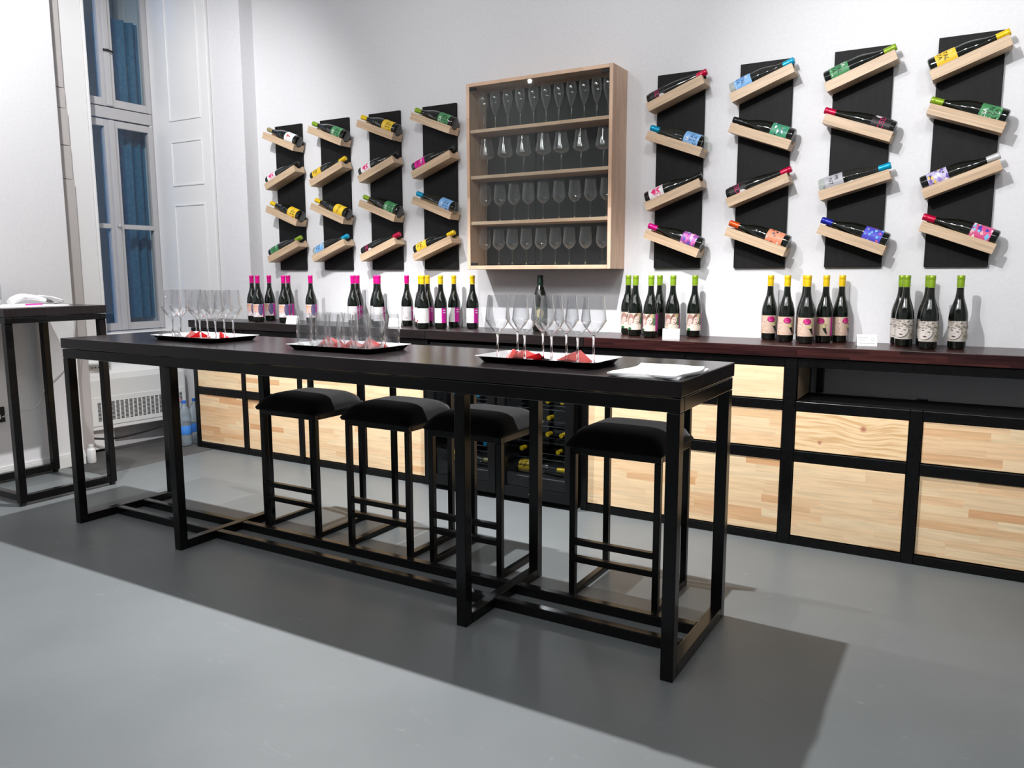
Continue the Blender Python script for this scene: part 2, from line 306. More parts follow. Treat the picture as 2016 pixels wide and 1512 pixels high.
lv = obj('latch', tube_me([(0, -0.03, 0), (0.012, 0, 0.002), (0, 0.045, -0.004)], 0.007), pbr('latch_metal', (0.04, 0.035, 0.03), 0.4, metal=0.8), wn, (0.046, 0.0, 2.06))
kn = obj('knob', lathe_me([(0, 0), (0.012, 0.002), (0.014, 0.012), (0.006, 0.02), (0, 0.022)], 12), FRAMEP, wn, (0.042, 0.005, 0.82), (0, R(90), 0))
# outer casement and the box between the casements
wbox('box_side', -5.90, -5.621, 3.18, 3.22, 0.5, 4.0); wbox('box_floor', -5.90, -5.621, 3.22, 4.03, 0.78, 0.80)
wbox('outer_stile', -5.93, -5.88, 3.685, 3.80, 0.8, 4.0); wbox('outer_board', -5.95, -5.90, 3.80, 3.96, 0.8, 4.0); wbox('outer_rail', -5.93, -5.88, 3.22, 4.03, 2.38, 2.50)
wbox('outer_stile', -5.93, -5.88, 3.22, 3.30, 0.8, 4.0); wbox('outer_stile', -5.93, -5.88, 3.96, 4.03, 0.8, 4.0)
wbox('outer_pane', -5.91, -5.905, 3.30, 3.685, 0.85, 3.95, WINPANE, bev=0)
# far reveal: panelled shutter leaf
sh = empty('trim_2', (-5.24, 4.0, 0)); 
struct(sh, 'white panelled shutter lining the window reveal', 'shutter')
box('leaf', -0.335, 0.335, 0.0, 0.028, 0.62, 4.0, WHITEP, sh, 0.004)
for (z0, z1) in ((0.70, 1.79), (1.925, 2.255), (2.40, 3.9)):
    for (a, b, c, d) in ((-0.115, -0.102, z0, z1), (0.228, 0.241, z0, z1), (-0.102, 0.228, z0, z0 + 0.013), (-0.102, 0.228, z1 - 0.013, z1)):
        box('moulding', a, b, -0.007, 0.0, c, d, WHITEP, sh, 0.003)
box('edge_bead', -0.34, -0.325, -0.02, -0.0005, 0.65, 4.0, WHITEP, sh, 0.005)
# blue wavy curtain hanging between the casements
def curtain(y0, y1, z0, z1, x):
    bm = bmesh.new(); n = 60; rows = []
    for k in range(2):
        rows.append([bm.verts.new((x + 0.016*math.sin(i/n*2*math.pi*5.0) + 0.006*math.sin(i/n*23), y0 + (y1-y0)*i/n, (z0, z1)[k])) for i in range(n+1)])
    for i in range(n): bm.faces.new((rows[0][i], rows[0][i+1], rows[1][i+1], rows[1][i]))
    for f in bm.faces: f.smooth = True
    me = bm_mesh('curtain', bm); o = obj('window_curtain', me, noise_tint(pbr('blue_cloth', (0.04, 0.24, 0.46), 0.8), 40, (0.035, 0.21, 0.40), (0.055, 0.28, 0.50)))
    N, L, bs = nodes(MATS['blue_cloth']); tl = N.new('ShaderNodeBsdfTranslucent'); mx = N.new('ShaderNodeMixShader'); mx.inputs[0].default_value = 0.45
    L.new(bs.inputs['Base Color'].links[0].from_socket, tl.inputs[0]); L.new(bs.outputs[0], mx.inputs[1]); L.new(tl.outputs[0], mx.inputs[2]); L.new(mx.outputs[0], N['Material Output'].inputs[0])
    return o
cu = curtain(3.66, 4.02, 0.93, 3.15, -5.70); tag(cu, 'blue pleated curtain hanging inside the window', 'curtain')
# ---- fan coil under the window
fc = empty('fan_coil_heater', (-5.33, 3.54, 0), (0, 0, R(-4)))
tag(fc, 'white fan coil heater with louvre grille under the window', 'heater')
def fbox(name, x0, x1, y0, y1, z0, z1, mat=WHITEPL, bev=0.006): return box(name, x0, x1, y0, y1, z0, z1, mat, fc, bev)
def coil_body():
    bm = bmesh.new(); prof = [(-0.12, 0.16), (-0.008, 0.16), (0, 0.168), (0, 0.52), (-0.012, 0.56), (-0.06, 0.605), (-0.12, 0.612)]
    A = [bm.verts.new((x, -0.42, z)) for x, z in prof]; B = [bm.verts.new((x, 0.42, z)) for x, z in prof]; n = len(prof)
    for i in range(n): bm.faces.new((A[i], B[i], B[(i+1) % n], A[(i+1) % n]))
    bm.faces.new(A[::-1]); bm.faces.new(B); bmesh.ops.recalc_face_normals(bm, faces=bm.faces[:])
    return bm_mesh('coil', bm)
obj('body', coil_body(), WHITEPL, fc)
fbox('grille_plate', 0.0005, 0.004, -0.34, 0.40, 0.195, 0.40, WHITEPL, 0.001)
DARK = pbr('dark_slot', (0.02, 0.02, 0.02), 0.8)
slot_me = box_me(-0.0006, 0.0006, -0.0115, 0.0115, -0.0028, 0.0028)
for c in range(20):
    for k in range(14):
        obj('louvre_slot', slot_me, DARK, fc, (0.0046, -0.262 + c*0.0335, 0.232 + k*0.0098))
for k in range(10): fbox('top_slot', -0.10, -0.03, -0.38 + k*0.025, -0.37 + k*0.025, 0.607, 0.614, DARK, 0)
fbox('support_leg', -0.11, -0.04, -0.40, -0.33, 0.0022, 0.1595, pbr('dark_leg', (0.05, 0.055, 0.055), 0.6))
fbox('support_leg', -0.11, -0.04, 0.30, 0.37, 0.0022, 0.1595, MATS['dark_leg'])
pip = obj('heater_hose', tube_me(curve_pts([(-5.345, 3.20, 0.12), (-5.30, 3.35, 0.10), (-5.28, 3.6, 0.115), (-5.29, 3.9, 0.158)]), 0.008), RUBBER)
tag(pip, 'black hose sagging under the fan coil heater', 'hose')
# folded white plastic bag resting on the heater top
def bag_me():
    bm = bmesh.new(); bmesh.ops.create_uvsphere(bm, u_segments=16, v_segments=10, radius=1)
    for v in bm.verts:
        v.co = Vector((v.co.x*0.055, v.co.y*0.10, v.co.z*0.035*(1 + 0.35*math.sin(v.co.y*5) + 0.2*math.cos(v.co.x*7)) + 0.03))
        v.co.z = max(v.co.z, 0.0)
    for f in bm.faces: f.smooth = True
    return bm_mesh('bag', bm)
bag = obj('plastic_bag', bag_me(), WHITEPL, None, (-5.375, 3.30, 0.616)); tag(bag, 'crumpled white plastic bag on top of the heater', 'bag')
# white jar on the floor by the wall
jar = empty('plastic_jar', (-5.12, 3.06, 0.0022)); tag(jar, 'small white plastic bottle on floor at the wall corner', 'bottle')
obj('body', lathe_me([(0, 0), (0.026, 0.001), (0.028, 0.006), (0.028, 0.085), (0.022, 0.098), (0.014, 0.103), (0, 0.103)], 16), WHITEPL, jar)
obj('cap', lathe_me([(0, 0.1035), (0.016, 0.1035), (0.016, 0.124), (0, 0.126)], 14), WHITEPL, jar)
# ---- wall socket with plug
so = empty('wall_socket', (-5.1465, 2.50, 0.41)); tag(so, 'black wall socket with a white plug on the left wall', 'socket')
box('plate', 0.0, 0.010, -0.075, 0.045, -0.043, 0.052, RUBBER, so, 0.004)
box('plug', 0.0105, 0.045, -0.05, 0.005, -0.02, 0.012, WHITEPL, so, 0.008)
# ================================================================== long table
def table(name, label, x0, x1, y0, y1, h, slab, leg_xs, apron=0.045, t=0.042, leg_ys=None, stretchers=(), topmat=TABLETOP, feet=False):
    cx, cyy = (x0+x1)/2, (y0+y1)/2
    T = empty(name, (cx, cyy, 0)); tag(T, label, 'table')
    def b(n, X0, X1, Y0, Y1, Z0, Z1, m=BLACK, bev=0.003): return box(n, X0-cx, X1-cx, Y0-cyy, Y1-cyy, Z0, Z1, m, T, bev)
    b('table_top', x0, x1, y0, y1, h - slab, h, topmat, 0.003)
    ia = 0.004; za = h - slab - 0.003
    b('apron_rail', x0+ia, x1-ia, y0+ia, y0+ia+t, za-apron, za); b('apron_rail', x0+ia, x1-ia, y1-ia-t, y1-ia, za-apron, za)
    b('apron_rail', x0+ia, x0+ia+t, y0+ia+t+0.001, y1-ia-t-0.001, za-apron, za); b('apron_rail', x1-ia-t, x1-ia, y0+ia+t+0.001, y1-ia-t-0.001, za-apron, za)
    zf = 0.018 if feet else 0.0
    for lx in leg_xs:
        for ly in (y0+ia, y1-ia-t):
            lg = b('leg', lx, lx+t, ly, ly+t, zf, za-apron-0.0005)
            if feet: obj('foot_cap', lathe_me([(0, -0.018), (0.016, -0.018), (0.018, -0.001), (0, -0.001)], 12), RUBBER, lg, (0, 0, -(za-apron-0.0005-zf)/2))
        b('foot_bar', lx, lx+t, y0+ia+t+0.0005, y1-ia-t-0.0005, zf, zf+0.042)
    for sy in stretchers:
        for a, c in zip(leg_xs, leg_xs[1:]): b('stretcher', a+t+0.0005, c-0.0005, sy, sy+t*0.85, zf+0.002, zf+0.040)
    return T
table('bar_table', 'long black bar table with dark wood top on steel frames', -3.945, -0.745, 2.243, 2.828, 0.953, 0.05,
      (-3.941, -3.152, -1.565, -0.791), stretchers=(2.445, 2.60))
st = table('side_table', 'tall narrow black side table against the left wall', -5.12, -4.455, 2.247, 2.822, 1.088, 0.047, (-5.112, -4.505), apron=0.032, t=0.040, feet=True)
for dy in (0.2675,): box('floor_rail', -5.07 + 4.7875, -4.506 + 4.7875, -0.262, -0.222, 0.018, 0.056, BLACK, st, 0.003)
# ================================================================== bar stools
def seat_me():
    bm = bmesh.new(); n = 14; top = []
    W, D = 0.195, 0.185
    for j in range(n+1):
        row = []
        for i in range(n+1):
            u, v = -1 + 2*i/n, -1 + 2*j/n
            h = 0.072*(max(0, 1-abs(u)**5)**0.5)*(max(0, 1-abs(v)**5)**0.5)
            row.append(bm.verts.new((u*W, v*D, 0.012 + h)))
        top.append(row)
    for j in range(n):
        for i in range(n): bm.faces.new((top[j][i], top[j][i+1], top[j+1][i+1], top[j+1][i]))
    ring = [top[0][i] for i in range(n+1)] + [top[j][n] for j in range(1, n+1)] + [top[n][i] for i in range(n-1, -1, -1)] + [top[j][0] for j in range(n-1, 0, -1)]
    low = [bm.verts.new((v.co.x*0.97, v.co.y*0.97, 0)) for v in ring]
    m = len(ring)
    for k in range(m): bm.faces.new((ring[(k+1) % m], ring[k], low[k], low[(k+1) % m]))
    bm.faces.new(low)
    bmesh.ops.recalc_face_normals(bm, faces=bm.faces[:])
    for f in bm.faces: f.smooth = True
    return bm_mesh('seat', bm)
def make_stool():
    T = empty('bar_stool')
    b = lambda n, *a: box(n, *a, BLACK, T, 0.002)
    w, d, t = 0.185, 0.175, 0.025
    for sx in (-1, 1):
        X0, X1 = (-w, -w+t) if sx < 0 else (w-t, w)
        b('leg', X0, X1, -d, -d+t, 0, 0.578)
        b('back_post', X0, X1, d-t, d, 0, 0.86)
        b('floor_bar', X0, X1, -d+t+0.0005, d-t-0.0005, 0, t)
        b('seat_rail', X0, X1, -d+t+0.0005, d-t-0.0005, 0.5785, 0.603)
    b('seat_rail', -w, w, -d, -d+t, 0.5785, 0.603)
    b('seat_rail', -w+t+0.0005, w-t-0.0005, d-t, d, 0.5785, 0.603)
    b('footrest', -w+t+0.0005, w-t-0.0005, -d, -d+t, 0.212, 0.236)
    b('footrest', -w+t+0.0005, w-t-0.0005, -d, -d+t, 0.142, 0.166)
    b('back_rail', -w+t+0.0005, w-t-0.0005, d-t, d, 0.80, 0.86)
    obj('seat_cushion', seat_me(), VELVET, T, (0, -0.012, 0.604))
    for i in range(0): pass
    return T
def copy_tree(o, parent=None):
    c = o.copy(); C.objects.link(c); c.parent = parent
    for ch in list(o.children): copy_tree(ch, c)
    return c
stool0 = make_stool()
for i, (x, txt) in enumerate(((-2.865, 'first black velvet bar stool from the window end of the long table'), (-2.307, 'second black velvet bar stool from the window end of the long table'),
                              (-1.833, 'third black velvet bar stool, standing in front of the wine coolers'), (-1.150, 'black velvet bar stool nearest the right end of the long table'))):
    o = stool0 if i == 0 else copy_tree(stool0)
    o.location = (x, 2.872, 0); tag(o, txt, 'stool', 'bar stools along the long table')
# ================================================================== counter
def cabinet(name, label, x0, x1, posts, rows, y0=3.757, y1=4.13, skip=(), low=()):
    cx = (x0+x1)/2
    T = empty(name, (cx, y0, 0)); tag(T, label, 'cabinet')
    def b(n, X0, X1, Y0, Y1, Z0, Z1, m=BLACK, bev=0.003, parent=T): return box(n, X0-cx, X1-cx, Y0-y0, Y1-y0, Z0, Z1, m, T, bev)
    rails = [0.0, 0.042] , [0.403, 0.452], [0.640, 0.684], [0.843, 0.884]
    for (a, c) in posts:
        zt = 0.6845 if round(a, 2) in low else 0.884
        b('post', a, c, y0, y0+0.04, 0, zt); b('post', a, c, y1-0.04, y1, 0, zt)
    for (pa, pc), (qa, qc) in zip(posts, posts[1:]):
        for (z0, z1) in rails:
            lo_, hi_ = pc+0.0005, qa-0.0005
            if z0 > 0.8: lo_, hi_ = (pa+0.0005 if round(pa, 2) in low else lo_), (qa if round(qa, 2) in low else hi_)
            b('rail', lo_, hi_, y0+0.001, y0+0.039, z0, z1)
        for ri, (z0, z1) in enumerate(((0.042, 0.403), (0.452, 0.640), (0.684, 0.843))):
            if (round(pa, 2), ri) in skip: continue
            push = random.choice((0.004, 0.007, 0.012))
            b('drawer_front', pc+0.004, qa-0.004, y0+push, y0+push+0.018, z0+0.004, z1-0.004, KNOTTY if (round(pa, 2), ri) == (-0.76, 1) else PINE, 0.002)
    for (a, c) in (posts[0], posts[-1]):
        for (z0, z1) in (rails[0], rails[3]): b('side_rail', a, c, y0+0.0405, y1-0.0405, z0, z1)
    return T, b
cabinet('drawer_cabinet', 'black steel cabinet with pine drawer fronts at the window end of the counter', -4.93, -2.80,
        [(-4.93, -4.892), (-4.425, -4.385), (-3.885, -3.845), (-3.345, -3.302), (-2.838, -2.80)], 2)
openx = (-0.76, -0.23, 0.30)
T, b = cabinet('drawer_cabinet', 'black steel cabinet with pine drawers and open top shelf right of the wine coolers', -1.795, 0.90,
        [(-1.795, -1.757), (-1.27, -1.235), (-0.76, -0.705), (-0.23, -0.182), (0.30, 0.348), (0.862, 0.90)], 3, skip={(round(x, 2), 2) for x in openx}, low=(-0.23, 0.30))
b('shelf_board', -0.704, 0.861, 3.7985, 4.088, 0.662, 0.682, BOARD, 0.002)
b('side_panel', -0.722, -0.706, 3.80, 4.085, 0.684, 0.842, SHELFPINE, 0.001)
b('back_post', -0.675, -0.643, 4.092, 4.13, 0.684, 0.884)
for i, (x0, x1, m, txt) in enumerate(((-4.945, -2.812, WORKTOPD, 'dark stained wooden worktop slab nearest the window'), (-2.810, -1.782, WORKTOPD, 'dark wooden worktop slab over the wine coolers'),
                                      (-1.780, 0.95, WORKTOP, 'reddish brown stave worktop slab at right end of the counter'))):
    o = box('worktop', x0, x1, 3.748, 4.136, 0.8865, 0.938, m, None, 0.002); tag(o, txt, 'worktop')
# ================================================================== wine coolers
def wine_cooler(x0, x1, label):
    cx = (x0+x1)/2; y0, y1 = 3.70, 4.10; w = (x1-x0)/2; h = 0.868
    T = empty('wine_cooler', (cx, y0, 0)); tag(T, label, 'wine cooler')
    b = lambda n, X0, X1, Y0, Y1, Z0, Z1, m=TRAYB, bev=0.003, parent=T: box(n, X0, X1, Y0-y0, Y1-y0, Z0, Z1, m, parent, bev)
    bm = bmesh.new(); t = 0.025
    add_box(bm, -w, -w+t, 0.045, 0.40, 0.03, h); add_box(bm, w-t, w, 0.045, 0.40, 0.03, h)
    add_box(bm, -w+t, w-t, 0.37, 0.40, 0.03, h); add_box(bm, -w+t, w-t, 0.045, 0.37, 0.03, 0.075); add_box(bm, -w+t, w-t, 0.045, 0.37, h-0.04, h)
    obj('body', bm_mesh('body', bm), TRAYB, T)
    b('kick_plate', -w+0.01, w-0.01, 3.76, 4.05, 0.0, 0.029)
    d = empty('door', (0, 0, 0)); d.parent = T
    fr = 0.052
    b('door_frame', -w+0.003, -w+fr, 3.70, 3.742, 0.035, h-0.01, TRAYB, 0.002, d); b('door_frame', w-fr, w-0.003, 3.70, 3.742, 0.035, h-0.01, TRAYB, 0.002, d)
    b('door_frame', -w+fr, w-fr, 3.70, 3.742, 0.035, 0.090, TRAYB, 0.002, d); b('door_frame', -w+fr, w-fr, 3.70, 3.742, h-0.06, h-0.01, TRAYB, 0.002, d)
    b('glass_pane', -w+fr, w-fr, 3.715, 3.719, 0.090, h-0.06, thin_glass('cooler_pane', (0.72, 0.74, 0.76), 0.8, 0.8), 0, d)
    for z in (0.141, 0.252, 0.347, 0.440, 0.533, 0.626, 0.72):
        bm = bmesh.new()
        for yy in (0.075, 0.20, 0.33): add_box(bm, -w+t, w-t, yy, yy+0.005, z-0.006, z-0.001)
        for k in range(9):
            xx = -w+t+0.02 + k*(2*w-2*t-0.04)/8; add_box(bm, xx-0.002, xx+0.002, 0.075, 0.335, z-0.010, z-0.006)
        obj('wire_shelf', bm_mesh('wire', bm), CHROME, T)
    lt = bpy.data.lights.new('cooler_led', 'POINT'); lt.energy = 4.0; lt.shadow_soft_size = 0.03; lo = bpy.data.objects.new('cooler_led', lt); C.objects.link(lo)
    lo.location = (cx, 3.80, h-0.07)
    return T, d
wc1, d1 = wine_cooler(-2.775, -2.298, 'black glass-door wine cooler nearer the window, bottles with blue caps inside')
wc2, d2 = wine_cooler(-2.290, -1.810, 'black glass-door wine cooler beside the right cabinet, bottles with yellow caps inside')
# ================================================================== lettering and label prints
TXT = {}
def text_mesh(s):
    if s in TXT: return TXT[s]
    cu = bpy.data.curves.new('t', 'FONT'); cu.body = s; cu.size = 1; cu.resolution_u = 2; cu.align_x = 'LEFT'
    o = bpy.data.objects.new('t', cu); C.objects.link(o); bpy.context.view_layer.update()
    me = bpy.data.meshes.new_from_object(o.evaluated_get(bpy.context.evaluated_depsgraph_get()))
    vs = [(v.co.x, v.co.y) for v in me.vertices]; fs = [tuple(p.vertices) for p in me.polygons]
    bpy.data.objects.remove(o); bpy.data.curves.remove(cu); bpy.data.meshes.remove(me)
    x0 = min(v[0] for v in vs); x1 = max(v[0] for v in vs); y1 = max(v[1] for v in vs); y0 = min(v[1] for v in vs)
    TXT[s] = ([((x-x0)/(y1-y0), (y-y0)/(y1-y0)) for x, y in vs], fs, (x1-x0)/(y1-y0)); return TXT[s]
def subdiv(tris, n):
    for _ in range(n):
        out = []
        for a, b_, c in tris:
            m = lambda p, q: ((p[0]+q[0])/2, (p[1]+q[1])/2)
            ab, bc, ca = m(a, b_), m(b_, c), m(c, a); out += [(a, ab, ca), (ab, b_, bc), (ca, bc, c), (ab, bc, ca)]
        tris = out
    return tris
def ell(u, v, a, b_, col, n=12, rot=0.0):
    return ([(u + a*math.cos(t)*math.cos(rot) - b_*math.sin(t)*math.sin(rot), v + a*math.cos(t)*math.sin(rot) + b_*math.sin(t)*math.cos(rot)) for t in [2*math.pi*k/n for k in range(n)]], col)
def rect(u0, v0, u1, v1, col): return ([(u0, v0), (u1, v0), (u1, v1), (u0, v1)], col)
def label_parts(parent, st, Rb, z0, h, width):
    """curved label (width along the arc, metres) centred on local -Y, with a print mesh on it"""
    key = (st['name'], Rb, z0, h, width)
    if key not in LABELS:
        mp = lambda u, v, e: (lambda th: ((Rb+e)*math.cos(th), (Rb+e)*math.sin(th), z0+v*h))(-math.pi/2 + (u-0.5)*width/Rb)
        bm = bmesh.new(); n = 18
        a = [bm.verts.new(mp(i/n, 0, 0.0004)) for i in range(n+1)]; c = [bm.verts.new(mp(i/n, 1, 0.0004)) for i in range(n+1)]
        for i in range(n): f = bm.faces.new((a[i], a[i+1], c[i+1], c[i])); f.smooth = True
        lm = bm_mesh('label', bm); lm.materials.append(flat(st['base']))
        bm = bmesh.new(); cols = []
        def slot(cc):
            if cc not in cols: cols.append(cc)
            return cols.index(cc)
        lev = 0.0007
        for poly, col in st.get('shapes', ()):
            poly = [(min(1, max(0, p[0])), min(1, max(0, p[1]))) for p in poly]
            ctr = (sum(p[0] for p in poly)/len(poly), sum(p[1] for p in poly)/len(poly))
            tris = subdiv([(ctr, poly[i], poly[(i+1) % len(poly)]) for i in range(len(poly))], 2 if len(poly) < 7 else 1)
            for t in tris:
                f = bm.faces.new([bm.verts.new(mp(p[0], p[1], lev)) for p in t]); f.material_index = slot(col)
            lev += 0.00006
        for s, u, v, hh, col in st.get('texts', ()):
            vs, fs, asp = text_mesh(s); k = hh/h
            V = [bm.verts.new(mp(u + x*hh/width, v + y*k, 0.0016)) for x, y in vs]
            for f_ in fs:
                try: f = bm.faces.new([V[i] for i in f_]); f.material_index = slot(col)
                except ValueError: pass
        pm = None
        if cols:
            pm = bm_mesh('print', bm)
            for cc in cols: pm.materials.append(flat(cc))
        else: bm.free()
        LABELS[key] = (lm, pm)
    lm, pm = LABELS[key]
    l = obj('label', lm, None, parent)
    if pm: obj('print', pm, None, l)
    return l
LABELS = {}
W_, K_ = (0.9, 0.9, 0.9), (0.01, 0.01, 0.012)
CY, CG, CB, CM, CR, CO, CV, CS, CK, CGO = (0.86, 0.58, 0.01), (0.26, 0.42, 0.02), (0.0, 0.36, 0.62), (0.72, 0.0, 0.24), (0.55, 0.0, 0.05), (0.72, 0.09, 0.01), (0.01, 0.02, 0.35), (0.62, 0.63, 0.65), (0.008, 0.008, 0.008), (0.36, 0.30, 0.13)
def triple(c1, c2, c3): return [('CSA', 0.10, 0.66, 0.017, c1), ('K', 0.10, 0.40, 0.017, c1), ('TAL', 0.30, 0.40, 0.017, c2), ('LYA', 0.20, 0.14, 0.017, c3)]
def abstract(cols, n, seed, size=0.16):
    rn = random.Random(seed); out = []
    for i in range(n):
        u, v = rn.random(), rn.random(); a = rn.random()*6.28; out.append(([(u + size*rn.uniform(.3, 1.2)*math.cos(a + k), v + size*rn.uniform(.3, 1.2)*math.sin(a + k)) for k in (0, 1.3, 2.6, 4.4)], cols[i % len(cols)]))
    return out
HEART = [(0.5 + 0.34*(16*math.sin(t)**3)/16, 0.52 + 0.36*(13*math.cos(t) - 5*math.cos(2*t) - 2*math.cos(3*t) - math.cos(4*t))/16) for t in [2*math.pi*k/24 for k in range(24)]]
STY = {
 'green': dict(name='green', base=(0.06, 0.27, 0.10), texts=triple(W_, K_, K_) + [('______', 0.2, 0.07, 0.0025, W_)]),
 'yellow': dict(name='yellow', base=(0.86, 0.56, 0.03), texts=[('CSA', 0.10, 0.66, 0.017, (0.95, 0.80, 0.35)), ('K', 0.10, 0.40, 0.017, (0.95, 0.80, 0.35)), ('TAL', 0.30, 0.40, 0.017, K_), ('LYA', 0.20, 0.14, 0.017, K_)]),
 'yellow_word': dict(name='yellow_word', base=(0.88, 0.60, 0.03), texts=[('MUSK', 0.28, 0.42, 0.016, (0.2, 0.13, 0.01))]),
 'blue': dict(name='blue', base=(0.22, 0.47, 0.83), texts=triple(W_, (0.01, 0.05, 0.14), (0.01, 0.05, 0.14)) + [('______', 0.25, 0.06, 0.0025, W_)]),
 'heart': dict(name='heart', base=(0.84, 0.82, 0.85), shapes=[(HEART, (0.83, 0.005, 0.17))], texts=[('love', 0.40, 0.48, 0.010, (0.95, 0.6, 0.7))]),
 'magenta': dict(name='magenta', base=(0.78, 0.01, 0.32), shapes=abstract([(0.2, 0.0, 0.1), (0.95, 0.4, 0.7)], 6, 5, 0.10), texts=[('NAGY', 0.2, 0.6, 0.014, (0.95, 0.75, 0.85)), ('ON', 0.35, 0.25, 0.014, (0.12, 0.0, 0.06))]),
 'white': dict(name='white', base=(0.80, 0.81, 0.84), shapes=[([(0.40, 0.75), (0.5, 0.55), (0.46, 0.35), (0.54, 0.35), (0.56, 0.55), (0.64, 0.75)], (0.62, 0.10, 0.09))], texts=[('VINUM', 0.58, 0.40, 0.006, (0.4, 0.4, 0.45))]),
 'blackred': dict(name='blackred', base=(0.010, 0.006, 0.008), shapes=[ell(0.78, 0.72, 0.13, 0.20, (0.72, 0.72, 0.75), 14)], texts=[('CSD', 0.18, 0.34, 0.024, (0.55, 0.02, 0.14))]),
 'mint': dict(name='mint', base=(0.45, 0.45, 0.49), texts=[('MI', 0.34, 0.56, 0.017, K_), ('NT', 0.42, 0.24, 0.017, K_)]),
 'purple': dict(name='purple', base=(0.30, 0.08, 0.35), shapes=abstract([(0.72, 0.15, 0.42), (0.10, 0.08, 0.45), (0.42, 0.45, 0.85), (0.55, 0.12, 0.5), (0.8, 0.45, 0.65)], 22, 11)),
 'teal': dict(name='teal', base=(0.05, 0.30, 0.17), shapes=abstract([(0.02, 0.02, 0.08), (0.75, 0.85, 0.85), (0.10, 0.45, 0.25), (0.4, 0.05, 0.12), (0.03, 0.2, 0.25)], 20, 21, 0.11)),
 'orange': dict(name='orange', base=(0.80, 0.28, 0.16), shapes=abstract([(0.10, 0.15, 0.18), (0.30, 0.07, 0.05), (0.65, 0.65, 0.62), (0.05, 0.04, 0.05)], 16, 31, 0.10)),
 'bluemix': dict(name='bluemix', base=(0.08, 0.08, 0.62), shapes=abstract([(0.15, 0.45, 0.85), (0.75, 0.15, 0.25), (0.10, 0.12, 0.75), (0.3, 0.65, 0.9)], 18, 41, 0.10)),
 'violetmix': dict(name='violetmix', base=(0.55, 0.50, 0.72), shapes=abstract([(0.16, 0.10, 0.42), (0.9, 0.88, 0.92), (0.78, 0.55, 0.12), (0.05, 0.03, 0.08), (0.35, 0.25, 0.65)], 22, 51, 0.13)),
 'pinkmix': dict(name='pinkmix', base=(0.72, 0.10, 0.28), shapes=abstract([(0.05, 0.05, 0.45), (0.20, 0.58, 0.85), (0.85, 0.45, 0.5), (0.85, 0.06, 0.3), (0.9, 0.85, 0.88)], 22, 61, 0.14)),
}
BR, SK, LG = (0.20, 0.10, 0.07), (0.74, 0.56, 0.47), (0.10, 0.20, 0.10)
STRIPE = rect(0.84, 0, 1.0, 1.0, (0.45, 0.01, 0.24))
MARKS = [rect(0.88, 0.78, 0.97, 0.83, (0.85, 0.7, 0.8)), rect(0.88, 0.66, 0.97, 0.71, (0.85, 0.7, 0.8))]
def strokes(seed, n, col, u0, u1, v0, v1, ln=0.16, th=0.016):
    rn = random.Random(seed); out = []
    for i in range(n):
        u, v, a = rn.uniform(u0, u1), rn.uniform(v0, v1), rn.uniform(0, 3.14); dx, dy = ln*math.cos(a), ln*math.sin(a)
        out.append(([(u, v), (u + dx, v + dy), (u + dx - th*math.sin(a), v + dy + th*math.cos(a)), (u - th*math.sin(a), v + th*math.cos(a))], col))
    return out
def sketch_face(u, v, s, skin, line):
    return [ell(u, v, 0.10*s, 0.19*s, skin, 12, -0.2), ell(u-0.035*s, v+0.04*s, 0.018*s, 0.018*s, line, 8), ell(u+0.035*s, v+0.03*s, 0.018*s, 0.018*s, line, 8), ell(u+0.005*s, v-0.09*s, 0.025*s, 0.018*s, line, 8)]
STY['women'] = dict(name='women', base=(0.62, 0.56, 0.46), shapes=[ell(0.30, 0.62, 0.17, 0.36, (0.40, 0.22, 0.19)), ell(0.62, 0.70, 0.19, 0.32, BR), rect(0.72, 0.35, 0.84, 1, LG), ell(0.70, 0.88, 0.11, 0.12, (0.55, 0.42, 0.25)),
    rect(0.0, 0.0, 0.84, 0.30, (0.76, 0.66, 0.55)), ell(0.42, 0.15, 0.30, 0.24, (0.80, 0.70, 0.60)), ell(0.25, 0.06, 0.10, 0.09, (0.03, 0.14, 0.05))] + sketch_face(0.30, 0.52, 1.05, (0.76, 0.55, 0.50), BR) + sketch_face(0.58, 0.60, 1.2, (0.78, 0.60, 0.52), (0.08, 0.04, 0.04)) + [STRIPE])
STY['darkback'] = dict(name='darkback', base=(0.05, 0.04, 0.04), shapes=strokes(3, 8, (0.16, 0.12, 0.10), 0, 0.8, 0.1, 0.9))
STY['colour'] = dict(name='colour', base=(0.70, 0.60, 0.58), shapes=[ell(0.42, 0.66, 0.22, 0.30, (0.72, 0.36, 0.22)), ell(0.72, 0.60, 0.16, 0.50, (0.10, 0.09, 0.20)), ell(0.30, 0.18, 0.26, 0.17, (0.74, 0.70, 0.74))] + sketch_face(0.42, 0.56, 1.2, (0.80, 0.50, 0.44), (0.20, 0.06, 0.08)) + strokes(5, 7, (0.28, 0.12, 0.22), 0.1, 0.8, 0, 0.9) + [STRIPE])
STY['silver'] = dict(name='silver', base=(0.56, 0.54, 0.55), shapes=strokes(8, 16, (0.36, 0.34, 0.35), 0.05, 0.75, 0.05, 0.9) + [STRIPE] + MARKS)
STY['pale'] = dict(name='pale', base=(0.72, 0.71, 0.70), shapes=strokes(9, 12, (0.50, 0.49, 0.48), 0.25, 0.72, 0.1, 0.9, 0.12) + [rect(0.74, 0, 1.0, 1.0, (0.48, 0.005, 0.26))] + [rect(0.82, 0.84, 0.95, 0.89, (0.8, 0.7, 0.78)), rect(0.82, 0.68, 0.95, 0.73, (0.8, 0.7, 0.78))])
STY['pale_rose'] = dict(name='pale_rose', base=(0.74, 0.73, 0.71), shapes=strokes(9, 8, (0.55, 0.54, 0.53), 0.45, 0.72, 0.1, 0.9, 0.12) + [ell(0.24, 0.14, 0.06, 0.09, (0.45, 0.04, 0.06)), rect(0.92, 0, 1.0, 1.0, (0.5, 0.01, 0.25))])
